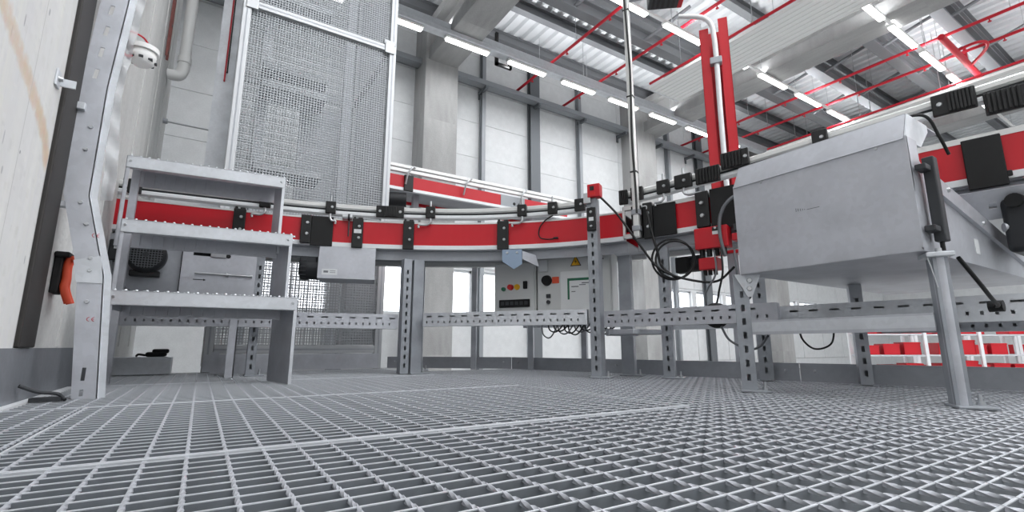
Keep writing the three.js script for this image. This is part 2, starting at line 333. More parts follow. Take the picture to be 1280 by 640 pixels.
function upright(x, z, y0, y1, turn, label, o = {}) {
  const w = o.w ?? 0.06, d = o.d ?? 0.05, t = thing(o.name ?? 'support_leg', label, 'support leg', [x, y0, z], turn), h = y1 - y0, m = o.mat ?? M.postZinc;
  const holes = [];
  if (o.slots !== false) for (let y = 0.05; y < h - 0.03; y += 0.05) holes.push(rectHole(0, y, 0.012, 0.024));
  part('web', poly(rect(-w / 2, w / 2, 0.004, h), 0.003, holes), m, t);
  part('flange', B(-w / 2, -w / 2 + 0.003, 0.004, h, -d, 0), m, t);
  part('flange', B(w / 2 - 0.003, w / 2, 0.004, h, -d, 0), m, t);
  part('lip', [B(-w / 2, -w / 2 + 0.016, 0.004, h, -d - 0.003, -d), B(w / 2 - 0.016, w / 2, 0.004, h, -d - 0.003, -d)], m, t);
  part('inner_channel', B(-w / 2 + 0.004, w / 2 - 0.004, 0.004, h, -d + 0.006, -d + 0.009), m, t);
  if (y0 < 0.01 && !o.bare) {
    part('foot_plate', RB(-w / 2 - 0.006, w / 2 + 0.045, 0, 0.007, -d - 0.02, 0.035, 0.002, 1), m, t);
    part('anchor_bolt', [C([w / 2 + 0.025, 0.007, -d / 2], [w / 2 + 0.025, 0.035, -d / 2], 0.005, 8), C([w / 2 + 0.025, 0.007, -d / 2], [w / 2 + 0.025, 0.016, -d / 2], 0.01, 6)], M.steel, t);
  }
  return t;
}

// ---------------------------------------------------------------- conveyor path
const PATH = new THREE.CatmullRomCurve3([[-0.5, -3.07], [0.3, -2.97], [0.85, -2.82], [1.35, -2.55], [1.73, -2.2], [1.97, -1.8], [2.1, -1.4], [2.25, -0.8], [2.36, -0.3], [2.46, 0.25]].map(([x, z]) => V(x, 0, z)), false, 'centripetal');
PATH.arcLengthDivisions = 800;
const LEN = PATH.getLength();
function at(s, off = 0) { const u = Math.min(1, Math.max(0, s / LEN)), p = PATH.getPointAt(u), t = PATH.getTangentAt(u); return { x: p.x - t.z * off, z: p.z + t.x * off, turn: Math.atan2(-t.z, t.x) }; }
function sweep(s0, s1, prof, n) {          // prof: closed polygon of [offset towards the viewer, height], swept along the path
  n = n ?? Math.max(2, Math.ceil((s1 - s0) / 0.05));
  const pos = [], idx = [], m = prof.length, ring = k => prof.map(([o, y]) => { const q = at(lerp(s0, s1, k / n), o); const f = typeof y === 'function' ? y(lerp(s0, s1, k / n)) : y; return [q.x, f, q.z]; });
  const tri = (a, b, c) => pos.push(...a, ...b, ...c);
  let prev = ring(0);
  for (let i = 1; i < m - 1; i++) tri(prev[0], prev[i], prev[i + 1]);
  for (let k = 1; k <= n; k++) { const r = ring(k); for (let i = 0; i < m; i++) { const j = (i + 1) % m; tri(prev[i], r[i], r[j]); tri(prev[i], r[j], prev[j]); } prev = r; }
  for (let i = 1; i < m - 1; i++) tri(prev[0], prev[i + 1], prev[i]);
  const g = new THREE.BufferGeometry(); g.setAttribute('position', new THREE.Float32BufferAttribute(pos, 3)); g.computeVertexNormals();
  g.setAttribute('uv', new THREE.Float32BufferAttribute(new Float32Array(pos.length / 3 * 2), 2));
  return g;
}
const bar = (o0, o1, y0, y1) => [[o0, y0], [o1, y0], [o1, y1], [o0, y1]];
const YB0 = 0.765, YB1 = 0.90, BW = 0.46;
function conveyor(s0, s1, label) {
  const t = thing('belt_conveyor', label, 'conveyor');
  part('side_band', sweep(s0, s1, bar(-0.012, 0, YB0, YB1)), M.red, t, 'red painted side panel');
  part('bottom_lip', sweep(s0, s1, bar(-0.03, 0.004, YB0 - 0.025, YB0)), M.aluWhite, t);
  part('top_lip', sweep(s0, s1, bar(-0.03, 0.002, YB1, YB1 + (s0 > 2 ? 0.022 : 0.01))), M.alu, t);
  part('frame_channel', sweep(s0, s1, bar(-0.05, -0.045, YB0 - 0.085, YB0 - 0.025)), M.zincDull, t);
  part('bed', sweep(s0, s1, bar(-BW + 0.02, -0.02, YB0 - 0.03, YB0 - 0.022)), M.zincDull, t);
  part('belt', sweep(s0, s1, bar(-BW + 0.03, -0.03, YB1 - 0.012, YB1 - 0.004)), M.rubber, t);
  part('far_side_band', sweep(s0, s1, bar(-BW, -BW + 0.012, YB0, YB1)), M.red, t);
  part('far_lip', sweep(s0, s1, bar(-BW, -BW + 0.03, YB0 - 0.06, YB0)), M.alu, t);
  return t;
}
const conv1 = conveyor(0.03, 2.86, 'curved red sided belt conveyor behind the steps');
const conv2 = conveyor(2.92, 5.0, 'red sided belt conveyor running right behind the metal box');
function along(s, off, parent) { const q = at(s, off), g = new THREE.Group(); g.position.set(q.x, 0, q.z); g.rotation.y = q.turn; (parent ?? scene).add(g); return g; }
function alongThing(name, label, category, s, off, group) { const q = at(s, off); return thing(name, label, category, [q.x, 0, q.z], q.turn, group); }

// black band brackets with two bolts
[[0.62, 0.06, 'behind the steps', 1], [1.25, 0.062, 'with a pale sticker', 2], [1.55, 0.065, 'above the double support leg', 2], [2.13, 0.07, 'left of the grey control cabinet', 2]].forEach(([s, w, where, n], i) => {
  const t = alongThing('band_bracket', `black bolted bracket on the red band ${where}`, 'bracket', s, 0.007, 'black brackets on the red band');
  part('plate', RB(-w / 2, w / 2, YB0 - 0.03, YB1 + 0.012, 0.002, 0.02, 0.004), M.black, t);
  part('notch_tab', [RB(-w / 2 + 0.004, -w / 2 + 0.018, YB1 + 0.01, YB1 + 0.024, 0.002, 0.018, 0.003, 1), RB(w / 2 - 0.03, w / 2 - 0.004, YB1 + 0.01, YB1 + 0.02, 0.002, 0.018, 0.003, 1)], M.black, t);
  part('bolt', bolt(0.008, YB1 - 0.035, 0.02, 0.009), M.steel, t);
  part('bolt', bolt(0.008, YB0 + 0.03, 0.02, 0.009), M.steel, t);
  if (where.includes('sticker')) part('sticker', B(-0.02, 0.022, 0.822, 0.846, 0.02, 0.021), M.stickerWhite, t);
});
{ // wide black joint plate
  const t = alongThing('joint_plate', 'wide black joint plate with two bolts on the red band right of the steps', 'bracket', 1.02, 0.007);
  part('clamp', RB(-0.085, -0.03, YB0 - 0.02, YB1 + 0.012, 0.002, 0.024, 0.004), M.black, t);
  part('cover_sheet', RB(-0.03, 0.09, YB0 - 0.03, YB1 + 0.012, 0.002, 0.012, 0.003), M.blackSheet, t);
  part('bolt', bolt(-0.05, YB1 - 0.035, 0.024, 0.01), M.steel, t); part('bolt', bolt(-0.05, YB0 + 0.035, 0.024, 0.01), M.steel, t);
}
// guard rails on the viewer's side
function guardRail(s0, s1, yf, label, off = -0.004) {
  const t = thing('guard_rail', label, 'guard rail');
  const Y = d => s => yf(s) + d;
  part('upper_profile', sweep(s0, s1, [[off - 0.015, Y(0.004)], [off + 0.006, Y(0.004)], [off + 0.013, Y(0.012)], [off + 0.013, Y(0.028)], [off + 0.004, Y(0.036)], [off - 0.015, Y(0.036)]]), M.alu, t);
  part('groove', sweep(s0, s1, [[off - 0.016, Y(-0.008)], [off + 0.0, Y(-0.008)], [off + 0.0, Y(0.004)], [off - 0.016, Y(0.004)]]), M.darkGrey, t);
  part('lower_profile', sweep(s0, s1, [[off - 0.015, Y(-0.036)], [off + 0.004, Y(-0.036)], [off + 0.013, Y(-0.028)], [off + 0.013, Y(-0.014)], [off + 0.006, Y(-0.008)], [off - 0.015, Y(-0.008)]]), M.aluWhite, t);
  return t;
}
const railY1 = s => 0.965 + (s > 2 ? (s - 2) * 0.012 : 0), railY2 = s => 0.985 + (s - 2.9) * 0.06;
guardRail(0.03, 2.66, railY1, 'double aluminium guard rail along the curved conveyor left');
guardRail(2.88, 4.27, railY2, 'double aluminium guard rail above the conveyor behind the metal box');
guardRail(4.28, 5.0, railY2, 'aluminium guard rail at the far right edge above the red band');
function railClamp(s, y, label, o = {}) {
  const w = o.w ?? 0.058, t = alongThing('rail_clamp', label, 'clamp', s, 0.012, 'black clamps on the guard rails');
  part('block', RB(-w / 2, w / 2, y - 0.034, y + 0.04, 0.0, 0.024, 0.005), M.black, t);
  part('bolt', bolt(o.bx ?? 0.008, y + 0.004, 0.024, 0.009), M.steel, t);
  if (o.pin) part('pin', C([0, y + 0.035, 0.012], [0, y + 0.075, 0.012], 0.006, 8), M.steel, t);
  if (o.rod) part('support_rod', T([[0.0, y - 0.03, 0.012], [0.0, y - 0.06, 0.012], [o.rod * 0.3, y - 0.075, 0.012], [o.rod, y - 0.078, 0.012], [o.rod, y - 0.095, 0.012]], 0.007, 8, 24), M.steel, t);
}
railClamp(0.14, railY1(0.14), 'black clamp on the guard rail left of the steps');
railClamp(0.74, railY1(0.74), 'black clamp on the guard rail under the top step', { rod: -0.06 });
railClamp(1.09, railY1(1.09), 'black clamp with a pin on the guard rail right of the steps', { pin: 1, rod: 0.03 });
railClamp(1.68, railY1(1.68), 'black clamp above the double support leg', { pin: 1, rod: -0.07 });
railClamp(2.25, railY1(2.25), 'black clamp with a bent rod above the blue steel bracket', { pin: 1, rod: -0.06 });
railClamp(2.44, railY1(2.44), 'black clamp above the control cabinet', { pin: 1 });
railClamp(2.61, railY1(2.61), 'black end clamp where the curved guard rail stops', { w: 0.064 });
railClamp(2.95, railY2(2.95), 'black clamp just right of the thin vertical pole', { w: 0.07, rod: 0.05 });
railClamp(3.10, railY2(3.10), 'black clamp with a tall pin left of the red upright', { w: 0.07, pin: 1, rod: -0.05 });
railClamp(3.21, railY2(3.21), 'black clamp with a bent rod beside the ribbed block', { w: 0.09, pin: 1, rod: 0.09 });
function ribbed(s, w, y, label, o = {}) {
  const t = alongThing('ribbed_joint', label, 'rail joint', s, 0.012, 'black ribbed rail joints'), n = o.n ?? 7, h = o.h ?? 0.042;
  part('sleeve', RB(-w / 2, w / 2, y - h, y + h, 0.001, 0.018, 0.004), M.black, t);
  const b0 = o.left ? -w / 2 + o.left : -w / 2 + 0.006, b1 = o.right ? w / 2 - o.right : w / 2 - 0.006;
  for (let k = 0; k < n; k++) { const x = lerp(b0, b1, (k + 0.5) / n); part('rib', RB(x - 0.0045, x + 0.0045, y - h + 0.004, y + h - 0.004, 0.016, 0.027, 0.002, 1), M.black, t); }
  if (o.left) part('bolt', bolt(-w / 2 + o.left * 0.5, y, 0.018, 0.01), M.steel, t);
  if (o.right) part('bolt', bolt(w / 2 - o.right * 0.5, y, 0.018, 0.01), M.steel, t);
}
ribbed(1.435, 0.165, railY1(1.43), 'black ribbed rail joint between two bolts above the red band', { n: 8, left: 0.045, right: 0.045, h: 0.036 });
ribbed(2.87, 0.05, railY2(2.87), 'short black ribbed end piece left of the thin pole', { n: 3 });
ribbed(3.335, 0.12, railY2(3.33), 'black ribbed block left of the red upright', { n: 7 });
ribbed(3.47, 0.13, railY2(3.47) + 0.04, 'black ribbed block in front of the red upright', { n: 6, right: 0.03 });
ribbed(4.265, 0.125, railY2(4.2), 'black ribbed block with a bolt above the corner of the metal box', { n: 7, left: 0.045 });
ribbed(4.41, 0.135, railY2(4.3) - 0.05, 'black ribbed block at the right edge with its bolt on the right', { n: 7, right: 0.04 });
railClamp(3.83, railY2(3.83) + 0.01, 'small black clamp on top of the metal box', { w: 0.06 });

// brackets and black sheets on the second conveyor
{
  let t = alongThing('joint_plate', 'cluster of black bracket plates right of the thin pole', 'bracket', 2.985, 0.007);
  part('plate', RB(-0.07, -0.012, YB0 - 0.03, YB1 + 0.02, 0.002, 0.03, 0.004), M.black, t);
  part('plate', RB(-0.008, 0.045, YB0 - 0.035, YB1 + 0.03, 0.002, 0.022, 0.004), M.black, t);
  for (const [x, z] of [[-0.045, 0.03], [0.02, 0.022]]) { part('bolt', bolt(x, YB1 - 0.03, z, 0.01), M.steel, t); part('bolt', bolt(x, YB0 + 0.03, z, 0.01), M.steel, t); }
  t = alongThing('cover_sheet', 'black cover sheet on the band left of the red square', 'cover', 3.085, 0.007);
  part('sheet', RB(-0.053, 0.07, YB0 - 0.03, YB1 + 0.012, 0.002, 0.012, 0.003), M.blackSheet, t);
  t = alongThing('joint_plate', 'black bolted plate on the band right of the red square', 'bracket', 3.30, 0.007);
  part('plate', RB(-0.035, 0.03, YB0 - 0.02, YB1 + 0.03, 0.002, 0.024, 0.004), M.black, t);
  part('bolt', bolt(-0.004, YB1 - 0.03, 0.024, 0.011), M.steel, t); part('bolt', bolt(-0.004, YB0 + 0.04, 0.024, 0.011), M.steel, t);
  t = alongThing('cover_sheet', 'black cover sheet on the band next to the metal box', 'cover', 3.40, 0.007);
  part('sheet', RB(-0.065, 0.10, YB0 - 0.035, YB1 + 0.035, 0.002, 0.014, 0.003), M.blackSheet, t);
  t = alongThing('cover_sheet', 'large black rubber sheet hanging over the red band at far right', 'cover', 4.315, 0.007);
  part('sheet', RB(-0.052, 0.052, YB0 - 0.05, YB1 + 0.005, 0.002, 0.016, 0.004), M.blackSheet, t);
  part('side_tab', RB(0.05, 0.064, YB0 - 0.02, YB0 + 0.0, 0.002, 0.016, 0.003, 1), M.black, t);
}
// ---------------------------------------------------------------- supports
{
  const q = at(1.6, -0.03), q2 = at(1.6, -BW + 0.02);
  upright(q.x + 0.018, q.z, 0, 0.68, 0, 'double galvanised support leg under the middle of the curve, smooth half', { w: 0.065, slots: false, d: 0.06 });
  upright(q.x - 0.055, q.z + 0.005, 0, 0.68, 0, 'perforated half of the double support leg under the curve', { bare: 1, w: 0.05, d: 0.05, backing: 0.25 });
  upright(q2.x, q2.z, 0, 0.7, q2 && at(1.6).turn, 'slender leg behind the double support leg, left of the windows', { w: 0.04, d: 0.04 });
}
{
  const t = at(2.7).turn;
  upright(1.735, -1.905, 0, 0.96, t, 'tall galvanised support leg in front of the conveyor joint', { w: 0.055, d: 0.05, backing: 0.98 });
  upright(1.80, -1.955, 0, 0.67, t, 'plain support leg right behind the tall front leg', { bare: 1, w: 0.04, d: 0.05, slots: false });
  upright(2.03, -1.97, 0, 0.68, t, 'back support leg between cabinet and black cables', { w: 0.07, d: 0.05, slots: false });
  upright(2.02, -1.68, 0, 0.68, t, 'perforated support leg under the black cover sheet', { w: 0.055, backing: 0.3 });
  upright(2.24, -1.30, 0, 0.70, t, 'perforated support leg behind the corner bracket of the box', { w: 0.06, bare: 1 });
  upright(2.33, -0.93, 0, 0.42, t, 'short dark support leg beside the red bins', { w: 0.045, bare: 1, mat: M.zincDull });
  upright(0.245, -3.05, 0, 0.68, 0, 'perforated support leg seen through the steps', { w: 0.045, backing: 0.4 });
  [[1.9, 'left'], [2.22, 'middle'], [2.5, 'right']].forEach(([s, w]) => { const q = at(s, -BW - 0.05); upright(q.x, q.z, 0, 0.9, at(s).turn, `thin dark guard post before the windows, ${w} of three`, { w: 0.035, d: 0.035, slots: false, bare: 1, mat: M.zincDull, name: 'guard_post' }); });
}
perfBeam(-0.42, -3.06, 0.98, -2.80, 0.262, 0.085, 'perforated cross beam running behind the steps to the double leg');
perfBeam(1.10, -2.70, 1.72, -1.95, 0.275, 0.08, 'perforated beam below the grey control cabinet', M.zincLight);
perfBeam(1.78, -1.88, 2.02, -1.10, 0.26, 0.082, 'perforated beam below the loops of black cable');
perfBeam(2.05, -1.66, 2.42, 0.2, 0.245, 0.09, 'long perforated beam under the metal box at right', M.zincLight);
perfBeam(1.95, -2.9, 2.45, -1.95, 0.29, 0.075, 'perforated beam slanting back between the legs');
perfBeam(2.45, -0.9, 2.62, 0.2, 0.215, 0.07, 'lower perforated beam at right edge above the red bins', M.zincDull);
single('cross_rail', [RB(1.80, 2.02, 0.215, 0.25, -1.90, -1.87, 0.004, 1)].concat([RB(1.8, 2.02, 0.22, 0.245, -1.87, -1.70, 0.004, 1)]), M.zinc, 'plain steel cross rail tying the tall leg to the perforated leg', 'rail');

// ---------------------------------------------------------------- toe boards
{
  const pts = [[1.2, -3.63], [1.9, -2.98], [2.14, -2.1], [2.34, -1.2], [2.56, -0.35], [2.68, 0.15]];
  const lab = ['grey toe board under the windows', 'grey toe board behind the control cabinet', 'grey toe board behind the black cables', 'grey toe board behind the metal box', 'grey toe board below the red bins at right'];
  for (let i = 0; i < 5; i++) {
    const [x0, z0] = pts[i], [x1, z1] = pts[i + 1], len = Math.hypot(x1 - x0, z1 - z0);
    const t = thing('toe_board', lab[i], 'toe board', [x0, 0, z0], Math.atan2(-(z1 - z0), x1 - x0), 'toe boards around the platform');
    part('plate', B(0.002, len - 0.002, 0.002, 0.082, -0.006, 0), M.zincDull, t);
    part('top_fold', B(0.002, len - 0.002, 0.08, 0.084, -0.02, 0.0), M.zincDull, t);
    part('bolt', bolt(0.06, 0.05, 0, 0.006), M.steel, t); part('bolt', bolt(len - 0.06, 0.05, 0, 0.006), M.steel, t);
  }
}

// ---------------------------------------------------------------- step-over stairs
{
  const t = thing('step_over_stairs', 'galvanised step-over stairs with three serrated treads crossing the conveyor', 'stairs');
  t.rotation.y = -0.09; { const v = V(0.03, 0, -2.45).applyAxisAngle(V(0, 1, 0), -0.09); t.position.set(0.03 - v.x, 0, -2.45 - v.z); }
  const X0 = -0.30, X1 = 0.352;
  const steps = [[0.372, -2.33, 0.0], [0.69, -2.50, -0.035], [1.022, -2.66, -0.085]];
  const XA = X0, XB = X1;
  steps.forEach(([y, z, dx]) => {
    const X0 = XA + dx, X1 = XB + dx;
    const tr = part('tread', [B(X0, X1, y - 0.004, y, z - 0.2, z), B(X0, X1, y - 0.056, y, z - 0.003, z), B(X0, X1, y - 0.056, y - 0.053, z - 0.03, z)], M.zincLight, t);
    { const p = part('rear_lip', B(X0, X1, y - 0.088, y - 0.004, z - 0.203, z - 0.2), M.zinc, tr); for (let x = X0 + 0.02; x < X1 - 0.01; x += 0.043) part('lip_rib', B(x, x + 0.012, y - 0.08, y - 0.02, z - 0.2, z - 0.195), M.zinc, t); }
    const ribs = []; for (let k = 1; k < 5; k++) ribs.push(B(X0, X1, y - 0.022, y - 0.004, z - k * 0.038 - 0.004, z - k * 0.038)); part('underside_rib', ribs, M.zinc, tr);
    const teeth = []; for (let x = X0 + 0.012; x < X1; x += 0.0335) for (let k = 0; k < 5; k++) teeth.push(C([x + (k % 2) * 0.016, y - 0.001, z - 0.008 - k * 0.044], [x + (k % 2) * 0.016, y + 0.006, z - 0.008 - k * 0.044], 0.007, 6, 0.004));
    const te = part('serration', teeth, M.zincLight, tr); te.userData.kind = 'stuff';
    part('end_bolt', bolt(X0 + 0.012, y - 0.025, z, 0.006), M.steel, tr); part('end_bolt', bolt(X1 - 0.014, y - 0.025, z, 0.006), M.steel, tr);
  });
  // right side plates, one under each tread; thin angle bars on the left
  for (const [y0, y1, zf, d, dx] of [[0.0, 0.37, -2.335, 0.32, 0], [0.30, 0.688, -2.505, 0.27, -0.035], [0.62, 1.02, -2.665, 0.15, -0.085]]) {
    const X1 = XB + dx;
    const w = B(0, 0.004, y0, y1, -d, 0).rotateY(0.27).translate(X1, 0, zf), e = B(-0.008, 0.005, y0, y1, 0, 0.004).translate(X1, 0, zf);
    const p = part('side_plate', w, M.zinc, t); part('plate_edge', e, M.zincLight, p);
  }
  const seg = (y0, y1, z, X0) => [B(X0 - 0.004, X0, y0, y1, z - 0.04, z), B(X0 - 0.004, X0 + 0.012, y0, y1, z - 0.003, z)];
  part('side_bar', seg(0.0, 0.372, -2.333, X0), M.zinc, t); part('side_bar', seg(0.3, 0.69, -2.503, X0 - 0.035), M.zinc, t); part('side_bar', seg(0.6, 1.022, -2.663, X0 - 0.085), M.zinc, t);
  part('rear_strut', [B(X0 - 0.08, X0 - 0.05, 0, 1.01, -2.77, -2.75)], M.zinc, t); 
  part('lower_brace', [B(X0, X0 + 0.004, 0.30, 0.345, -2.75, -2.333)], M.zinc, t);
  for (const y of [0.31, 0.29]) part('bolt', bolt(X1 - 0.012, y, -2.45, 0.006, '-x', 0.008), M.steel, t);
}
// plate stand behind the stairs
{
  const t = thing('stand_plate', 'low galvanised stand plate behind the lowest step', 'plate');
  part('panel', B(0.155, 0.16, 0, 0.30, -3.2, -2.95), M.zinc, t); part('fold', B(0.12, 0.16, 0, 0.30, -2.953, -2.95), M.zinc, t);
}

// ---------------------------------------------------------------- drive motor and gear plate under the conveyor, seen through the steps
{
  let t = thing('gear_plate', 'galvanised drive plate with slots and tension screw under the red band', 'drive plate', [0, 0, 0]);
  const z = -2.93;
  part('plate', poly(rect(-0.12, 0.215, 0.42, 0.735), 0.005, [rectHole(-0.015, 0.63, 0.12, 0.018), rectHole(0.02, 0.53, 0.10, 0.008)]).translate(0, 0, z), M.zinc, t);
  part('back_plate', B(-0.35, 0.2, 0.42, 0.735, z - 0.05, z - 0.045), M.darkGrey, t);
  part('slide_block', RB(0.0, 0.07, 0.618, 0.643, z + 0.004, z + 0.014, 0.003, 1), M.steel, t);
  part('tension_screw', C([-0.06, 0.53, z + 0.012], [0.2, 0.53, z + 0.012], 0.005, 8), M.steel, t);
  part('screw_nut', [C([0.075, 0.53, z + 0.012], [0.09, 0.53, z + 0.012], 0.013, 6), C([0.19, 0.53, z + 0.012], [0.2, 0.53, z + 0.012], 0.011, 6)], M.steel, t);
  part('bolt', bolt(0.08, 0.63, z + 0.005, 0.012), M.black, t);
  part('arrow_mark', [B(-0.065, -0.02, 0.495, 0.499, z + 0.005, z + 0.0056), poly([[-0.02, 0.503], [-0.02, 0.491], [-0.008, 0.497]], 0.0006).translate(0, 0, z + 0.005)], M.black, t);
  part('side_sheet', poly(rect(-0.42, -0.125, 0.42, 0.70), 0.004).translate(0, 0, z - 0.03), M.zincDull, t);
  t = thing('drive_motor', 'black electric motor with round fan grille behind the steps', 'motor', [-0.26, 0.59, -2.87]);
  part('body', C([0, 0, -0.05], [0, 0, 0.0], 0.078, 32), M.motor, t);
  part('fan_cowl', new THREE.LatheGeometry([[0.082, -0.02], [0.082, 0.03], [0.076, 0.045], [0.066, 0.05]].map(p => new THREE.Vector2(...p)), 36).rotateX(Math.PI / 2), M.motor, t);
  part('fan_disc', C([0, 0, 0.012], [0, 0, 0.016], 0.068, 28), M.black, t);
  const gr = []; for (let k = -5; k <= 5; k++) { const o = k * 0.0115, h = Math.sqrt(0.066 * 0.066 - o * o); gr.push(B(-h, h, o - 0.0014, o + 0.0014, 0.047, 0.05), B(o - 0.0014, o + 0.0014, -h, h, 0.047, 0.05)); }
  part('fan_grille', gr, M.mullionDark, t); part('fan_hub', C([0, 0, 0.044], [0, 0, 0.052], 0.012, 16), M.darkGrey, t);
  part('mounting_foot', RB(-0.06, 0.06, -0.1, -0.07, -0.05, 0.0, 0.006, 1), M.motor, t);
  part('terminal_box', RB(-0.145, -0.088, -0.035, 0.065, -0.05, 0.02, 0.008), M.motor, t);
  part('terminal_label', B(-0.125, -0.1, 0.02, 0.05, 0.02, 0.021), M.stickerWhite, t);
  part('motor_cable', T([[-0.13, -0.03, 0.005], [-0.125, -0.07, 0.02], [-0.09, -0.13, 0.03], [-0.03, -0.19, 0.01]], 0.006), M.cableGrey, t);
}
{ // drive box right of steps
  const q = at(1.16, 0.0), t = thing('drive_box', 'small galvanised drive box with black motor under the red band', 'drive box', [q.x, 0, q.z], q.turn);
  part('front_sheet', poly(rect(-0.115, 0.2, 0.548, 0.738), 0.004).translate(0, 0, 0.01), M.zinc, t);
  part('side_sheet', B(-0.118, -0.114, 0.548, 0.675, -0.2, 0.012), M.zinc, t);
  part('far_sheet', B(0.196, 0.2, 0.548, 0.675, -0.2, 0.012), M.zinc, t);
  part('bottom_sheet', B(-0.115, 0.2, 0.548, 0.552, -0.2, 0.012), M.zinc, t);
  part('type_label', B(-0.095, -0.01, 0.568, 0.602, 0.014, 0.0148), M.stickerWhite, t);
  part('label_print', [B(-0.085, -0.06, 0.58, 0.592, 0.0148, 0.0152), B(-0.05, -0.02, 0.59, 0.593, 0.0148, 0.0152), B(-0.05, -0.02, 0.58, 0.583, 0.0148, 0.0152)], M.cableGrey, t);
  part('motor_end', C([-0.215, 0.615, -0.08], [-0.12, 0.615, -0.08], 0.066, 28), M.motor, t);
  part('motor_cover', new THREE.LatheGeometry([[0.0, 0], [0.05, 0], [0.07, 0.012], [0.07, 0.05]].map(p => new THREE.Vector2(...p)), 32).rotateZ(-Math.PI / 2).translate(-0.225, 0.615, -0.08), M.motor, t);
  part('cover_slot', Array.from({ length: 9 }, (_, k) => { const a = k * 0.35 - 1.4; return B(-0.22, -0.185, 0.615 + Math.sin(a) * 0.07 - 0.002, 0.615 + Math.sin(a) * 0.07 + 0.002, -0.08 + Math.cos(a) * 0.07 - 0.002, -0.08 + Math.cos(a) * 0.07 + 0.002); }), M.darkGrey, t);
  part('gear_block', RB(-0.22, -0.13, 0.63, 0.675, -0.12, -0.02, 0.006, 1), M.darkGrey, t);
}
{ // sensor on the band
  const t = alongThing('proximity_sensor', 'small steel sensor hanging above the red band near the joint plate', 'sensor', 1.19, 0.01);
  part('body', C([-0.03, 0.917, 0.01], [0.025, 0.917, 0.01], 0.016, 14), M.steel, t);
  part('nut', C([0.0, 0.917, 0.01], [0.012, 0.917, 0.01], 0.021, 6), M.darkGrey, t);
  part('flap', RB(0.004, 0.012, 0.80, 0.905, 0.008, 0.014, 0.002, 1), M.darkGrey, t);
}

// ---------------------------------------------------------------- bent guard post on the left
{
  const t = thing('bent_guard_post', 'tall slotted galvanised post with a kink beside the concrete wall', 'guard post', [0, 0, -2.02]);
  const left = [[-0.318, 0.0], [-0.352, 0.385], [-0.418, 0.645], [-0.424, 1.03], [-0.410, 1.36], [-0.40, 1.8]], wdt = [0.062, 0.066, 0.064, 0.07, 0.074, 0.076];
  const section = (a, b, slots) => {
    const [x0, y0] = left[a], [x1, y1] = left[b], w0 = wdt[a], w1 = wdt[b], holes = [];
    if (slots) { const n = Math.floor((y1 - y0) / 0.072); for (let k = 0; k < n; k++) { const f = (k + 0.5) / n, cx = lerp(x0, x1, f) + lerp(w0, w1, f) * 0.45, cy = lerp(y0, y1, f); holes.push([[cx - 0.008, cy - 0.018], [cx + 0.004, cy - 0.018], [cx + 0.008, cy + 0.018], [cx - 0.004, cy + 0.018]]); } }
    return poly([[x0, y0], [x0 + w0, y0], [x1 + w1, y1], [x1, y1]], 0.004, holes);
  };
  part('slotted_plate', section(3, 4, true), M.zinc, t); part('slotted_plate', section(4, 5, true), M.zinc, t);
  part('kink_plate', section(2, 3, false), M.zinc, t, 'plain plate above the kink');
  part('kink_plate', section(1, 2, false), M.zinc, t);
  part('foot_plate', poly([[left[0][0], 0], [left[0][0] + 0.062, 0], [left[1][0] + 0.066, 0.385], [left[1][0], 0.385]], 0.004, [rectHole(-0.298, 0.075, 0.01, 0.04), rectHole(-0.296, 0.018, 0.01, 0.02)]), M.zinc, t);
  // overlapping splice and folded right flange
  part('splice', poly([[-0.351, 0.36], [-0.286, 0.36], [-0.30, 0.45], [-0.366, 0.43]], 0.003).translate(0, 0, 0.004), M.zincLight, t);
  const fl = (a, b, name) => { const [x0, y0] = left[a], [x1, y1] = left[b]; return part(name, [poly([[x0 + wdt[a], y0], [x0 + wdt[a] + 0.018, y0], [x1 + wdt[b] + 0.018, y1], [x1 + wdt[b], y1]], 0.004).translate(0, 0, -0.012), poly([[x0 + wdt[a] - 0.003, y0], [x0 + wdt[a] + 0.001, y0], [x1 + wdt[b] + 0.001, y1], [x1 + wdt[b] - 0.003, y1]], 0.05).translate(0, 0, -0.046)], M.zincLight, t); };
  fl(0, 1, 'flange'); fl(1, 2, 'flange'); fl(2, 3, 'flange'); fl(3, 4, 'flange'); fl(4, 5, 'flange');
  part('crumpled_film', (() => { // clear plastic edge sheet along the upper half
    const g = new THREE.PlaneGeometry(0.034, 1.15, 6, 60), p = g.attributes.position;
    for (let i = 0; i < p.count; i++) { const x = p.getX(i), y = p.getY(i); p.setXYZ(i, x - 0.325 + 0.010 * Math.sin(y * 9), y + 1.22, -0.03 + 0.008 * Math.sin(y * 55 + x * 70) + 0.006 * Math.sin(y * 23)); }
    g.computeVertexNormals(); return g; })(), new THREE.MeshPhysicalMaterial({ color: 0xf4f6f8, roughness: 0.25, transmission: 0.75, thickness: 0, ior: 1.3, side: THREE.DoubleSide }), t, 'crumpled clear plastic film');
  for (const [x, y] of [[-0.385, 0.62], [-0.362, 0.55], [-0.338, 0.44], [-0.335, 0.40], [-0.33, 0.30], [-0.395, 0.80], [-0.392, 0.88]]) part('bolt', bolt(x + 0.012, y, 0.004, 0.007), M.steel, t);
  const ce = []; for (const [x, y] of [[-0.325, 0.515], [-0.305, 0.245]]) for (const d of [0, 0.012]) ce.push(new THREE.TorusGeometry(0.006, 0.0008, 4, 14, Math.PI).rotateZ(Math.PI / 2).translate(x + d, y, 0.0045), ...(d ? [B(x + d - 0.005, x + d, y - 0.0007, y + 0.0007, 0.004, 0.005)] : []));
  part('conformity_mark', ce, M.redPipe, t, 'small red CE mark');
  part('wall_bracket', [RB(-0.43, -0.40, 0.93, 0.955, -0.02, 0.02, 0.003, 1)], M.zincLight, t);
  part('wall_bracket', [RB(-0.432, -0.40, 0.60, 0.62, -0.03, 0.0, 0.003, 1)], M.zincLight, t);
}
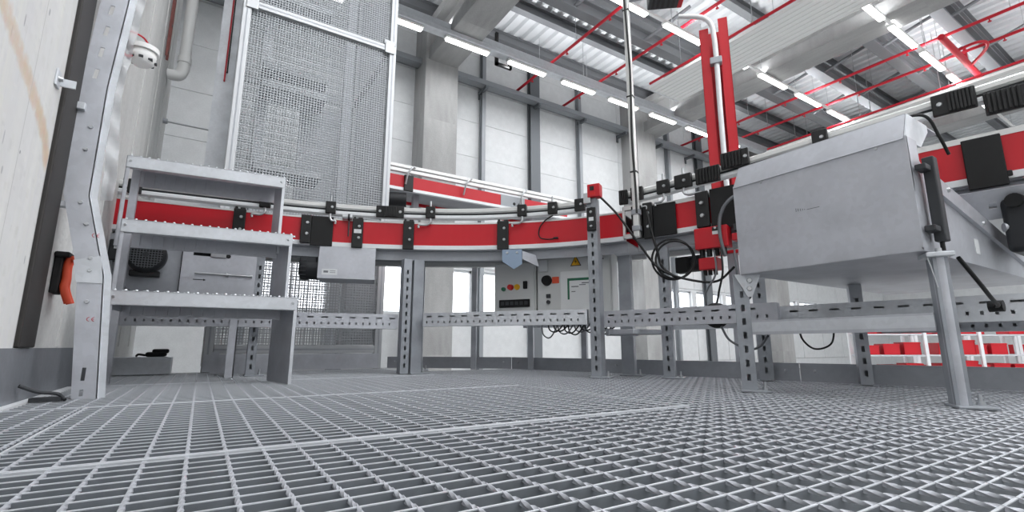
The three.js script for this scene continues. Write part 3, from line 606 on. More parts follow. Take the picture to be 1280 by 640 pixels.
{
  const t = thing('wall_anchor', 'small steel anchor clip on the concrete wall beside the slotted post', 'anchor', [XW, 0.93, -1.80]);
  part('plate', RB(0, 0.006, -0.025, 0.025, -0.02, 0.02, 0.002, 1), M.zincLight, t); part('tongue', B(0.0, 0.04, -0.012, 0.012, -0.024, -0.018), M.zincLight, t); part('bolt', bolt(0.006, 0.0, 0.002, 0.009, 'x', 0.01), M.steel, t);
}
{ // orange hose coil behind the post
  const t = thing('hose_coil', 'orange flexible hose looped in a black holder behind the bent post', 'hose', [XW + 0.02, 0.40, -2.13]);
  part('holder', [RB(-0.02, 0.002, -0.07, 0.06, -0.05, 0.02, 0.006), RB(-0.02, 0.02, 0.05, 0.068, -0.04, 0.03, 0.006, 1)], M.rubber, t);
  for (const k of [0, 1]) part('hose', T([[0.03, 0.04, 0.0 - k * 0.03], [0.02, 0.052, 0.0 - k * 0.03], [0.012, 0.03, -0.002 - k * 0.02], [0.014, -0.02, 0.0 - k * 0.02], [0.014, -0.05, 0.006 - k * 0.03], [0.03, -0.10, 0.0 - k * 0.03]], 0.011, 10, 40), M.orange, t);
}
{ // bent clip on floor at the wall foot
  single('floor_clip', [T([[XW + 0.012, 0.05, -1.93], [XW + 0.05, 0.03, -1.95], [XW + 0.09, 0.02, -1.98], [XW + 0.11, 0.004, -1.96]], 0.005), B(XW + 0.03, XW + 0.1, 0.001, 0.012, -2.0, -1.96)], M.darkGrey, 'bent dark clip on the grating at the wall foot', 'clip');
  for (const [x, z, lab] of [[-0.335, -1.16, 'pale offcut of card lying on the grating by the wall, farther one'], [-0.30, -1.02, 'pale offcut of card lying on the grating by the wall, nearer one']])
    single('card_offcut', poly([[-0.06, -0.02], [0.02, -0.03], [0.05, 0.0], [0.01, 0.025], [-0.06, 0.02]], 0.002).rotateX(-Math.PI / 2).translate(x, 0.002, z), M.wood, lab, 'offcut');
}

// ---------------------------------------------------------------- smoke detector, white pipe and rod beyond the post
{
  let t = thing('smoke_detector', 'white round smoke detector with red wire on the concrete wall', 'smoke detector', [XW, 1.45, -2.58]);
  part('bracket', [B(0, 0.10, 0.052, 0.058, -0.04, 0.04), B(0, 0.004, 0.0, 0.06, -0.04, 0.04)], M.aluWhite, t);
  part('base', C([0.08, 0.03, 0], [0.08, 0.052, 0], 0.06, 28), M.white, t);
  part('head', new THREE.LatheGeometry([[0, -0.035], [0.03, -0.034], [0.045, -0.02], [0.05, 0.0], [0.052, 0.03], [0, 0.03]].map(p => new THREE.Vector2(...p)), 28).translate(0.08, 0, 0), M.white, t);
  part('vent', Array.from({ length: 8 }, (_, k) => B(0.08 + Math.cos(k * 0.785) * 0.047 - 0.008, 0.08 + Math.cos(k * 0.785) * 0.047 + 0.008, -0.017, -0.009, Math.sin(k * 0.785) * 0.047 - 0.008, Math.sin(k * 0.785) * 0.047 + 0.008)), M.darkGrey, t);
  part('red_wire', T([[0.0, 0.05, 0.05], [0.03, 0.085, 0.055], [0.08, 0.075, 0.05], [0.1, 0.056, 0.03]], 0.004), M.redPipe, t);
  part('red_wire', T([[0.0, 0.04, 0.05], [0.01, 0.0, 0.055], [0.03, -0.03, 0.05], [0.05, -0.02, 0.045]], 0.004), M.redPipe, t);
  t = thing('drain_pipe', 'white plastic pipe with an elbow at the end of the concrete wall', 'pipe', [XW, 0, -4.35]);
  part('pipe', C([0.10, 2.36, 0], [0.10, 5.9, 0], 0.04, 20), M.white, t);
  part('elbow', T([[0.10, 2.40, 0], [0.098, 2.32, 0], [0.075, 2.27, 0], [0.0, 2.26, 0]], 0.042, 16, 24), M.white, t);
  part('collar', C([0.10, 2.38, 0], [0.10, 2.43, 0], 0.048, 20), M.white, t);
  t = thing('cable_ladder', 'narrow brown cable ladder running up beside the white pipe', 'cable ladder', [XW, 0, -4.1]);
  part('rail', [B(0.005, 0.02, 2.25, 5.9, -0.01, 0.0), B(0.005, 0.02, 2.25, 5.9, 0.06, 0.07)], M.brownRail, t);
  for (let k = 0; k < 16; k++) part('rung', B(0.006, 0.018, 2.3 + k * 0.22, 2.312 + k * 0.22, 0, 0.06), M.darkGrey, t);
  t = thing('tie_rod', 'thin steel rod running from the concrete wall to the mesh tower', 'rod');
  part('rod', C([XW, 1.95, -4.55], [0.0, 1.95, -4.55], 0.009, 8), M.steel, t); part('end_nut', C([XW, 1.95, -4.55], [XW + 0.03, 1.95, -4.55], 0.022, 8), M.zincDull, t);
  single('wall_box', [RB(-1.35, -0.65, 2.78, 2.98, -9.22, -9.0, 0.01, 1)], M.zincDull, 'grey box on the back wall seen over the top step', 'box');
}

// ---------------------------------------------------------------- wire mesh tower
{
  const t = thing('mesh_tower', 'tall wire mesh enclosure tower with aluminium frame behind the conveyor', 'enclosure');
  const x0 = 0.045, x1 = 1.115, z0 = -3.62, z1 = -4.75, top = 4.4, s = 0.028;
  for (const [x, z, w] of [[x0, z0, 's'], [x1, z0], [x0, z1], [x1, z1]]) {
    const p = part('frame_post', RB(x - s, x + s, 0, top, z - s, z + s, 0.005, 1), M.towerFrame, t);
    part('post_groove', [B(x - 0.005, x + 0.005, 0.02, top, z + s - 0.001, z + s + 0.001)], M.zincDull, p);
  }
  for (const y of [0.14, 2.60, 4.35]) {
    for (const z of [z0, z1]) { const b = part('cross_bar', RB(x0 + s, x1 - s, y - s, y + s, z - s, z + s, 0.005, 1), M.towerFrame, t); part('bar_groove', B(x0 + s, x1 - s, y - 0.005, y + 0.005, z + s - 0.001, z + s + 0.001), M.zincDull, b); }
    for (const x of [x0, x1]) part('cross_bar', RB(x - s, x + s, y - s, y + s, z1 + s, z0 - s, 0.005, 1), M.towerFrame, t);
  }
  for (const [x, y] of [[x0 + 0.03, 2.6], [x1 - 0.03, 2.6]]) part('corner_bracket', [RB(x - 0.05, x + 0.05, y + 0.03, y + 0.07, z0 + 0.0, z0 + 0.034, 0.006, 1), RB(x - 0.04, x + 0.04, y - 0.05, y + 0.05, z0 + 0.027, z0 + 0.04, 0.006, 1)], M.towerFrame, t);
  const pitch = 0.0195, r = 0.0028, mesh = (xa, xb, ya, yb, z) => { const g = []; for (let x = xa; x <= xb; x += pitch) g.push(B(x - r, x + r, ya, yb, z - r, z + r)); for (let y = ya; y <= yb; y += pitch) g.push(B(xa, xb, y - r, y + r, z - r * 0.6 + 0.002, z + r + 0.002)); return g; };
  for (const [ya, yb] of [[0.17, 2.575], [2.63, 4.32]]) { const m = part('wire_mesh', mesh(x0 + s, x1 - s, ya, yb, z0), M.meshWire, t); m.userData.kind = 'stuff'; }
  { const m = part('rear_wire_mesh', mesh(x0 + s, x1 - s, 0.17, 4.32, z1), M.meshWire, t); m.userData.kind = 'stuff'; }
  const side = mesh(0, z0 - z1 - 2 * s, 0.17, 4.32, 0); { const m = part('side_wire_mesh', side.map(g => g.rotateY(Math.PI / 2).translate(x1, 0, z0 - s)), M.meshWire, t); m.userData.kind = 'stuff'; }
  part('side_cladding', [B(x0 - 0.16, x0 - 0.03, 0.6, top, -4.30, -4.28), B(x0 - 0.03, x0 - 0.025, 0.2, top, z1, z0)], M.zincLight, t, 'plain grey side cladding sheet');
  part('kick_plate', B(x0 - 0.02, x1, 0.004, 0.11, z0 + 0.03, z0 + 0.036), M.zinc, t);
  // lift column and shelves showing faintly through the mesh
  part('inner_column', [B(0.2, 0.28, 0.1, 4.3, -4.35, -4.27), B(0.88, 0.96, 0.1, 4.3, -4.35, -4.27)], M.zincLight, t);
  for (const y of [1.15, 1.5, 2.2, 2.35, 3.0]) part('inner_shelf', RB(0.2, 0.7, y, y + 0.06, -4.3, -4.0, 0.008, 1), M.zincLight, t);
  part('inner_panel', B(0.55, 1.0, 1.2, 2.3, -4.42, -4.40), M.zinc, t);
  part('red_edge', [B(x0 - 0.10, x0 - 0.088, 2.28, top, -4.28, -4.26)], M.redPipe, t, 'red edge strip'); part('black_edge', [B(x0 - 0.086, x0 - 0.076, 2.36, top, -4.28, -4.26)], M.black, t);
}
// upper conveyor leaving the tower
{
  const t = thing('upper_conveyor', 'higher red banded conveyor leaving the mesh tower', 'conveyor'), z = -3.72, y = 1.52, X0 = 1.16, X1 = 3.05;
  part('side_band', B(X0, X1, y - 0.055, y + 0.05, z - 0.01, z), M.red, t);
  part('grey_joint', B(2.25, 2.52, y - 0.056, y + 0.051, z, z + 0.004), M.mullion, t);
  part('bottom_lip', B(X0, X1, y - 0.08, y - 0.055, z - 0.03, z + 0.003), M.aluWhite, t);
  part('bed', B(X0, X1, y - 0.03, y + 0.03, z - 0.45, z - 0.03), M.zincDull, t); part('far_band', B(X0, X1, y - 0.055, y + 0.05, z - 0.47, z - 0.46), M.red, t);
  part('guard_rail', [RB(X0, X1 + 0.1, y + 0.115, y + 0.145, z - 0.02, z + 0.012, 0.005, 1), RB(X0, X1 + 0.1, y + 0.075, y + 0.105, z - 0.02, z + 0.012, 0.005, 1)], M.alu, t);
  for (const x of [1.36, 1.9, 2.5]) { const c = part('rail_clamp', [T([[x - 0.05, y - 0.03, z + 0.02], [x - 0.04, y + 0.06, z + 0.05], [x, y + 0.12, z + 0.05], [x + 0.03, y + 0.13, z + 0.02]], 0.008, 8, 20)], M.steel, t); }
  part('joint_plate', RB(1.30, 1.38, y - 0.085, y + 0.055, z + 0.001, z + 0.02, 0.005, 1), M.black, t);
  part('screw', [bolt(2.40, y - 0.02, z + 0.004, 0.016), bolt(2.46, y - 0.02, z + 0.004, 0.016)], M.black, t);
  for (const x of [1.5, 2.75]) part('leg', [B(x - 0.025, x + 0.025, 0, y - 0.03, z - 0.27, z - 0.22)], M.zinc, t);
  part('motor', C([1.19, y - 0.16, z - 0.05], [1.33, y - 0.16, z + 0.0], 0.06, 20), M.motor, t, 'small dark motor');
}

// ---------------------------------------------------------------- control cabinet
{
  const P0 = [1.60, -2.72], P1 = [2.02, -2.06], dx = P1[0] - P0[0], dz = P1[1] - P0[1], L = Math.hypot(dx, dz);
  const t = thing('control_cabinet', 'light grey control cabinet with buttons, warning sign and display sheet', 'cabinet', [P0[0], 0.32, P0[1]], Math.atan2(-dz, dx));
  const h = 0.40, xs = 0.30;
  part('side_case', RB(0, xs - 0.004, 0, h - 0.02, -0.16, 0.0, 0.006, 1), M.cabinet, t);
  part('main_case', RB(xs + 0.004, L, 0, h, -0.16, 0.0, 0.006, 1), M.cabinet, t);
  part('door', RB(xs + 0.012, L - 0.006, 0.008, h - 0.008, 0.0, 0.012, 0.004, 1), M.cabinet, t);
  part('side_door', RB(0.008, xs - 0.012, 0.008, h - 0.03, 0.0, 0.012, 0.004, 1), M.cabinet, t);
  const z = 0.012, btn = (n, x, y, r, m, d = 0.016) => part(n, C([x, y, z], [x, y, z + d], r, 18, r * 0.85), m, t);
  btn('green_button', 0.075, 0.205, 0.014, M.green); btn('red_button', 0.125, 0.215, 0.02, M.lensRed, 0.022); btn('yellow_collar', 0.17, 0.215, 0.02, M.yellow, 0.012);
  part('key_switch', RB(0.215, 0.243, 0.20, 0.25, z, z + 0.014, 0.004, 1), M.rubber, t);
  const d = part('black_display', RB(0.045, 0.26, 0.085, 0.135, z, z + 0.012, 0.004, 1), M.rubber, t); for (let k = 0; k < 6; k++) part('display_key', B(0.06 + k * 0.033, 0.082 + k * 0.033, 0.10, 0.122, z + 0.012, z + 0.015), M.darkGrey, d);
  btn('main_switch', xs + 0.075, 0.245, 0.034, M.rubber, 0.025); part('switch_plate', B(xs + 0.11, xs + 0.155, 0.225, 0.265, z, z + 0.003), M.orange, t);
  part('socket_cover', RB(xs + 0.03, xs + 0.085, 0.30, 0.375, z, z + 0.02, 0.004, 1), M.aluWhite, t);
  part('door_lock', [RB(xs + 0.07, xs + 0.1, 0.135, 0.16, z, z + 0.01, 0.004, 1), C([xs + 0.085, 0.11, z], [xs + 0.085, 0.11, z + 0.012], 0.012, 12)], M.darkGrey, t);
  part('warning_sign', poly([[xs + 0.23, 0.325], [xs + 0.30, 0.325], [xs + 0.265, 0.392]], 0.0015).translate(0, 0, z), M.black, t, 'yellow warning triangle with lightning bolt');
  part('warning_field', poly([[xs + 0.238, 0.330], [xs + 0.292, 0.330], [xs + 0.265, 0.382]], 0.0012).translate(0, 0, z + 0.0012), M.yellow, t);
  part('lightning_bolt', poly([[xs + 0.264, 0.368], [xs + 0.257, 0.350], [xs + 0.264, 0.352], [xs + 0.262, 0.336], [xs + 0.272, 0.356], [xs + 0.265, 0.355]], 0.001).translate(0, 0, z + 0.0024), M.black, t);
  const pl = part('plan_sheet', B(xs + 0.165, xs + 0.395, 0.05, 0.295, z, z + 0.004), M.paper, t, 'white plan sheet with green angle');
  part('plan_line', [B(xs + 0.21, xs + 0.345, 0.235, 0.25, z + 0.004, z + 0.005), B(xs + 0.21, xs + 0.222, 0.12, 0.25, z + 0.004, z + 0.005)], M.green, pl);
  part('plan_print', [B(xs + 0.235, xs + 0.28, 0.195, 0.201, z + 0.004, z + 0.0048), B(xs + 0.30, xs + 0.36, 0.215, 0.221, z + 0.004, z + 0.0048), B(xs + 0.285, xs + 0.325, 0.205, 0.21, z + 0.004, z + 0.0048), B(xs + 0.235, xs + 0.26, 0.165, 0.17, z + 0.004, z + 0.0048), B(xs + 0.37, xs + 0.382, 0.07, 0.09, z + 0.004, z + 0.0048)], M.cableGrey, pl).userData.kind = 'stuff';
  part('maker_mark', B(xs + 0.41, xs + 0.44, 0.355, 0.362, z, z + 0.001), M.cableGrey, t);
  for (let k = 0; k < 12; k++) { const x = 0.30 + k * 0.035 + rnd() * 0.01, dr = 0.05 + rnd() * 0.05; part('cable', T([[x, 0.005, -0.08], [x + 0.015, -dr * 0.9, -0.07], [x + 0.06, -dr * 1.1, -0.06], [x + 0.10, -dr * 0.5, -0.07], [x + 0.11, 0.005, -0.09]], 0.0045, 6, 20), k % 3 ? M.cable : M.cableGrey, t); }
}
{ // blue-ish steel bracket in front of the cabinet
  const t = alongThing('steel_bracket', 'shiny bluish steel bracket hanging under the red band beside the cabinet', 'bracket', 2.2, 0.012);
  part('plate', poly([[-0.07, 0.73], [0.05, 0.73], [0.05, 0.64], [0.0, 0.61], [-0.07, 0.66]], 0.004).translate(0, 0, 0.02), M.blueSteel, t);
  part('wing', poly([[0, 0], [0.09, -0.02], [0.11, -0.09], [0, -0.05]], 0.004).rotateY(0.6).translate(0.05, 0.72, 0.02), M.zinc, t);
  part('bolt', [bolt(-0.04, 0.71, 0.024, 0.008), bolt(0.02, 0.71, 0.024, 0.008)], M.steel, t);
}
{ // cable from clamp to the band and red sensor box at the joint
  const q = alongThing('sensor_cable', 'thin black cable looping over the red band above the cabinet', 'cable', 2.44, 0.016);
  part('cable', T([[0.0, 0.93, 0], [-0.05, 0.90, 0.002], [-0.085, 0.85, 0.002], [-0.08, 0.80, 0.002], [-0.02, 0.785, 0.002], [0.015, 0.79, 0.002]], 0.004, 6, 40), M.cable, q);
  part('plug', RB(0.0, 0.03, 0.784, 0.796, -0.003, 0.008, 0.003, 1), M.black, q);
  const t = thing('sensor_box', 'small red sensor box on top of the tall front leg', 'sensor', [1.735, 0.96, -1.905], at(2.7).turn);
  part('case', RB(-0.015, 0.055, 0.001, 0.075, -0.03, 0.025, 0.004), M.red, t); part('lens', RB(0.0, 0.024, 0.038, 0.062, 0.024, 0.028, 0.002, 1), M.black, t); part('label_strip', B(0.0, 0.03, 0.012, 0.028, 0.025, 0.026), M.lensRed, t);
  part('mount', RB(-0.04, 0.0, -0.03, 0.03, 0.0045, 0.02, 0.003, 1), M.steel, t);
  const p = thing('joint_plate', 'narrow black plate with bolts on the tall front leg', 'bracket', [1.735, 0, -1.905], at(2.7).turn);
  part('plate', RB(-0.025, 0.025, 0.775, 0.905, 0.004, 0.018, 0.004), M.black, p); part('bolt', bolt(0, 0.88, 0.018, 0.008), M.steel, p); part('bolt', bolt(0, 0.80, 0.018, 0.008), M.steel, p); part('sticker', B(-0.012, 0.014, 0.83, 0.85, 0.018, 0.019), M.stickerWhite, p);
}
{ // short end frame between the conveyors
  const t = alongThing('end_frame', 'small aluminium end frame closing the curved conveyor', 'frame', 2.87, 0.002);
  part('upright_bar', RB(-0.012, 0.002, YB0 - 0.02, YB1 + 0.03, 0.0, 0.02, 0.003, 1), M.alu, t); part('bar', RB(-0.012, 0.05, YB1 + 0.005, YB1 + 0.03, 0.0, 0.02, 0.003, 1), M.alu, t); part('bar', RB(-0.012, 0.05, YB0 - 0.02, YB0 + 0.005, 0.0, 0.02, 0.003, 1), M.alu, t);
}

// ---------------------------------------------------------------- thin pole with cable
{
  const pq = at(2.952, 0.058), t = thing('sensor_pole', 'thin grey vertical pole with a black cable tied to it', 'pole', [pq.x, 0, pq.z], pq.turn);
  part('pole', RB(-0.016, 0.016, 0.735, 2.62, -0.016, 0.016, 0.005), M.alu, t);
  part('tie', [B(-0.018, 0.018, 1.55, 1.558, -0.018, 0.018), B(-0.018, 0.018, 1.1, 1.108, -0.018, 0.018), B(-0.018, 0.018, 2.1, 2.108, -0.018, 0.018)], M.black, t);
  part('cable', T([[-0.01, 2.6, 0.021], [0.0, 2.1, 0.021], [0.012, 1.7, 0.021], [0.004, 1.3, 0.022], [0.012, 1.0, 0.026], [0.02, 0.86, 0.05]], 0.006, 6, 60), M.cable, t);
  part('foot_clamp', RB(-0.022, 0.022, 0.77, 0.80, -0.0205, 0.02, 0.004, 1), M.zincDull, t); part('foot_clamp', RB(-0.022, 0.022, 0.86, 0.89, -0.0205, 0.02, 0.004, 1), M.zincDull, t);
}
// hanging black cable loops
{
  let t = thing('cable_loop', 'coil of black cable hanging below the conveyor joint', 'cable');
  const ring = (cx, cy, cz, r, ph) => Array.from({ length: 25 }, (_, k) => { const a = k / 24 * Math.PI * 2 * 1.02 + ph; return [cx + Math.cos(a) * r * 0.6, cy + Math.sin(a) * r, cz + Math.cos(a) * r * 0.75]; });
  part('cable', T(ring(2.0, 0.60, -1.60, 0.105, 0.4), 0.0055, 6, 80), M.cable, t); part('cable', T(ring(2.0, 0.595, -1.585, 0.098, 0.9), 0.0055, 6, 80), M.cable, t);
  t = thing('cable_run', 'black cable running down from the red sensor box to the coil', 'cable');
  part('cable', T([[1.77, 0.965, -1.87], [1.82, 0.86, -1.80], [1.88, 0.70, -1.72], [1.95, 0.55, -1.64], [2.02, 0.48, -1.50], [2.07, 0.47, -1.40], [2.09, 0.53, -1.32]], 0.006, 6, 60), M.cable, t);
  t = thing('cable_run', 'black cable hanging from the thin pole into the coil', 'cable');
  part('cable', T([[1.945, 0.87, -1.705], [1.945, 0.76, -1.68], [1.955, 0.66, -1.66], [1.97, 0.56, -1.64], [2.0, 0.50, -1.58]], 0.007, 6, 40), M.cable, t);
  t = thing('cable_bundle', 'bundle of thin cables hanging from the red junction boxes', 'cable');
  const e = [[2.06, 0.62, -1.40], [2.04, 0.62, -1.35], [2.07, 0.61, -1.30], [2.06, 0.62, -1.26]];
  e.forEach(([x, y, z], k) => part('cable', T([[x, y, z], [x - 0.03, y - 0.12, z + 0.02], [x - 0.05 + k * 0.02, y - 0.22, z - 0.03 + k * 0.02], [x - 0.02, y - 0.31, z - 0.03], [x + 0.03, 0.29, z + 0.05]], 0.005, 6, 36), k % 2 ? M.cable : M.cableGrey, t));
  t = thing('cable_loop', 'small coil of black cable hanging over the perforated beam', 'cable');
  part('cable', T(ring(1.98, 0.30, -1.36, 0.052, 0.2), 0.006, 6, 60), M.cable, t); part('cable', T(ring(1.97, 0.30, -1.35, 0.046, 1.2), 0.006, 6, 60), M.cable, t);
  t = thing('cable_run', 'thin grey cable sagging below the beam to the box leg', 'cable');
  part('cable', T([[1.98, 0.25, -1.34], [1.97, 0.19, -1.30], [1.95, 0.15, -1.2], [1.90, 0.16, -1.12], [1.86, 0.2, -1.06]], 0.005, 6, 36), M.cableGrey, t);
}
// red junction boxes and black motor under the second conveyor
{
  let t = alongThing('junction_box', 'red junction box with white label under the black cover sheet', 'junction box', 3.34, 0.02);
  part('case', RB(-0.085, 0.075, 0.63, 0.737, -0.035, 0.03, 0.005), M.red, t);
  part('emblem', B(0.005, 0.035, 0.712, 0.732, 0.03, 0.032), M.black, t); part('emblem_dot', C([0.02, 0.727, 0.032], [0.02, 0.727, 0.034], 0.006, 10), M.steel, t); part('label_strip', B(0.005, 0.04, 0.695, 0.714, 0.03, 0.0315), M.stickerWhite, t);
  part('connector', [-0.06, -0.025, 0.01, 0.045].map(x => C([x, 0.595, 0], [x, 0.63, 0], 0.013, 10)), M.black, t);
  t = alongThing('junction_box', 'dark red lower junction box with cable glands', 'junction box', 3.30, 0.0);
  part('case', RB(-0.04, 0.05, 0.53, 0.59, -0.05, 0.03, 0.005), M.red, t); part('gland', [-0.02, 0.005, 0.03].map(x => C([x, 0.505, 0], [x, 0.53, 0], 0.01, 10)), M.black, t);
  t = alongThing('terminal_block', 'small red connector plug against the metal box', 'connector', 3.46, 0.02);
  part('case', RB(-0.03, 0.03, 0.655, 0.69, -0.03, 0.02, 0.004), M.red, t); part('grey_cap', RB(-0.02, 0.03, 0.70, 0.735, -0.03, 0.02, 0.004), M.darkGrey, t);
  t = alongThing('roller_motor', 'black roller motor under the conveyor behind the cable coil', 'motor', 3.17, -0.12);
  part('body', C([-0.06, 0.60, -0.05], [0.05, 0.60, -0.05], 0.045, 20), M.motor, t); part('box', RB(-0.075, -0.01, 0.545, 0.63, -0.02, 0.04, 0.006), M.rubber, t);
  t = alongThing('hose_curve', 'grey flexible conduit bending over the cover sheet by the metal box', 'conduit', 3.42, 0.03);
  part('conduit', T([[0.09, 0.87, 0.01], [0.04, 0.865, 0.02], [0.0, 0.83, 0.03], [-0.03, 0.77, 0.03], [-0.035, 0.68, 0.03], [-0.02, 0.58, 0.03]], 0.008, 8, 36), M.cableGrey, t);
}

// ---------------------------------------------------------------- red upright with conduit
{
  const t = thing('red_upright', 'tall red channel upright with a white conduit rising behind the conveyor', 'upright', [2.62, 0, -1.66], -57 * RAD);
  part('web', B(-0.085, 0.085, 0.72, 2.20, -0.05, -0.045), M.red, t);
  part('flange', B(-0.085, -0.08, 0.72, 2.18, -0.05, 0.05), M.red, t); part('flange', B(0.08, 0.085, 0.72, 2.23, -0.05, 0.05), M.red, t);
  part('face', [B(-0.085, -0.03, 0.72, 2.18, 0.045, 0.05), B(0.03, 0.085, 0.72, 2.23, 0.045, 0.05)], M.red, t);
  part('conduit', T([[0.0, 0.95, 0.075], [0.0, 1.5, 0.075], [0.0, 2.10, 0.075], [-0.012, 2.19, 0.075], [-0.06, 2.25, 0.075], [-0.20, 2.30, 0.075]], 0.016, 10, 60), M.aluWhite, t);
  part('conduit_clip', [RB(-0.035, 0.035, 1.90, 1.945, 0.05, 0.098, 0.006, 1)], M.zincDull, t);
  part('foot', B(-0.09, 0.09, 0.70, 0.725, -0.05, 0.05), M.red, t); part('bolt', bolt(-0.055, 1.02, 0.05, 0.012), M.steel, t);
  part('leg_below', B(-0.03, 0.03, 0, 0.70, -0.03, 0.03), M.zinc, t);
  const c = thing('scanner_head', 'grey and red scanner head at the top edge beside the pole', 'scanner', [2.13, 2.205, -1.70], -0.7);
  part('case', RB(-0.05, 0.13, 0.0, 0.09, -0.06, 0.06, 0.008), M.darkGrey, c); part('red_end', RB(0.125, 0.155, 0.0, 0.09, -0.06, 0.06, 0.006), M.red, c); part('underside_slot', Array.from({ length: 5 }, (_, k) => B(-0.03 + k * 0.03, -0.015 + k * 0.03, -0.003, 0.001, -0.04, 0.04)), M.black, c);
  part('arm', C([-0.05, 0.05, 0], [-0.17, 0.06, -0.03], 0.012, 8), M.zincDull, c);
}

// ---------------------------------------------------------------- large metal box
{
  const t = thing('metal_housing', 'large galvanised sheet metal housing under the conveyor at right', 'housing');
  const x0 = 1.665, z0 = -1.03, z1 = -0.484, yb = 0.425, yt = 0.762;
  part('front_sheet', B(x0, x0 + 0.004, yb, yt, z0, z1), M.zinc, t);
  part('front_edge', [B(x0 - 0.002, x0 + 0.006, yb - 0.002, yb + 0.006, z0, z1), B(x0 - 0.002, x0 + 0.006, yb, yt, z1 - 0.004, z1)], M.zinc, t);
  { const l = poly([[0, 0], [0.05, 0.092], [0.053, 0.092], [0.003, 0]], z1 - z0 - 0.01).translate(x0 - 0.004, yt - 0.008, z0 + 0.003); part('lid', [l, B(x0 + 0.045, x0 + 0.3, yt + 0.080, yt + 0.084, z0 + 0.003, z1 - 0.007)], M.zinc, t, 'folded sloping lid sheet'); }
  part('lid_end', poly([[x0, yt - 0.008], [x0 + 0.12, yt - 0.008], [x0 + 0.2, yt + 0.06], [x0 + 0.2, yt + 0.082], [x0 + 0.046, yt + 0.082]], 0.003).translate(0, 0, z1 - 0.006), M.zincLight, t);
  part('lid_end', poly([[x0, yt - 0.008], [x0 + 0.12, yt - 0.008], [x0 + 0.2, yt + 0.06], [x0 + 0.2, yt + 0.082], [x0 + 0.046, yt + 0.082]], 0.003).translate(0, 0, z0 + 0.003), M.zincLight, t);
  part('left_sheet', B(x0 + 0.004, 2.08, yb, yt, z0, z0 + 0.004), M.zinc, t);
  part('right_sheet', poly([[x0 + 0.004, yb], [2.95, yb], [2.95, yb + 0.02], [1.84, 0.625], [1.74, 0.7], [1.74, yt], [x0 + 0.004, yt]], 0.004).translate(0, 0, z1 - 0.004), M.zinc, t);
  part('flange_strip', poly([[1.84, 0.612], [2.95, yb + 0.0], [2.95, yb + 0.05], [1.80, 0.67]], 0.012).translate(0, 0, z1), M.zinc, t);
  part('bottom_sheet', B(x0, 2.95, yb - 0.004, yb, z0, z1), M.zinc, t);
  part('seam_rivet', [[-0.92], [-0.56]].map(([z]) => bolt(x0, yt - 0.014, z, 0.005, '-x', 0.003)), M.steel, t);
  part('scratch_mark', [0, 1, 2, 3, 4].map(k => B(x0 - 0.0006, x0, 0.61, 0.622 - k * 0.002, -0.81 + k * 0.007, -0.808 + k * 0.007)).concat([B(x0 - 0.0006, x0, 0.609, 0.611, -0.775, -0.735)]), M.cableGrey, t, 'faint pencilled mark');
  part('type_plate', B(2.12, 2.16, 0.46, 0.51, z1, z1 + 0.0015), M.stickerWhite, t);
  part('bolt', bolt(1.90, 0.635, z1 + 0.012, 0.008), M.steel, t); part('bolt', bolt(2.2, 0.57, z1 + 0.012, 0.008), M.steel, t);
  const h = thing('latch_bar', 'dark grey vertical latch bar on the right corner of the metal housing', 'latch', [1.735, 0, -0.462]);
  part('bar', RB(-0.018, 0.016, 0.45, 0.70, -0.012, 0.016, 0.004), M.darkGrey, h); part('upper_arm', RB(-0.06, -0.01, 0.655, 0.672, -0.018, 0.008, 0.003, 1), M.darkGrey, h); part('lower_arm', RB(-0.06, -0.01, 0.475, 0.492, -0.018, 0.008, 0.003, 1), M.darkGrey, h);
  part('pin', C([0, 0.425, 0], [0, 0.45, 0], 0.006, 8), M.black, h);
  const cb = thing('lid_cable', 'black cable arching over the corner of the metal housing', 'cable'); 
  part('cable', T([[1.80, 0.853, -0.60], [1.78, 0.862, -0.54], [1.80, 0.855, -0.472], [1.84, 0.79, -0.455], [1.88, 0.74, -0.45]], 0.005, 6, 40), M.cable, cb);
  // legs of the housing
  const c = upright(1.685, -1.045, 0, 0.425, Math.PI / 2 - 90 * RAD - 57 * RAD, 'front left leg of the metal housing with triangular bracket', { w: 0.05, d: 0.05, backing: 0.35 });
  part('corner_bracket', poly([[-0.02, 0.425], [0.07, 0.425], [0.035, 0.34], [0.02, 0.34]], 0.005).translate(0, 0, 0.006), M.zincLight, c); part('bracket_bolt', [bolt(0.03, 0.40, 0.011, 0.01), bolt(0.028, 0.37, 0.011, 0.01)], M.steel, c);
  const d = upright(1.715, -0.468, 0, 0.418, -57 * RAD, 'front right leg of the metal housing with a capped top', { w: 0.034, d: 0.045, slots: false });
  part('rounded_face', C([0, 0.004, -0.012], [0, 0.405, -0.012], 0.0175, 20), M.zinc, d); part('cap', RB(-0.035, 0.03, 0.405, 0.418, -0.05, 0.02, 0.003, 1), M.zincLight, d); part('cap_bolt', C([0.0, 0.418, 0], [0, 0.43, 0], 0.008, 6), M.steel, d);
  part('brace_wire', T([[-0.03, 0.405, 0.01], [-0.022, 0.36, 0.008], [-0.016, 0.32, 0.006]], 0.002, 5, 8), M.steel, d);
  const r = thing('cross_rail', 'plain twin steel rail between the two legs of the metal housing', 'rail');
  const ra = [1.70, -1.02], rb = [1.72, -0.50]; 
  for (const [y0, y1, m] of [[0.246, 0.252, M.zinc], [0.212, 0.246, M.zincLight], [0.202, 0.212, M.zinc]]) part('rail_strip', poly(rect(0, Math.hypot(rb[0] - ra[0], rb[1] - ra[1]), y0, y1), 0.01).rotateY(Math.atan2(-(rb[1] - ra[1]), rb[0] - ra[0])).translate(ra[0], 0, ra[1]), m, r);
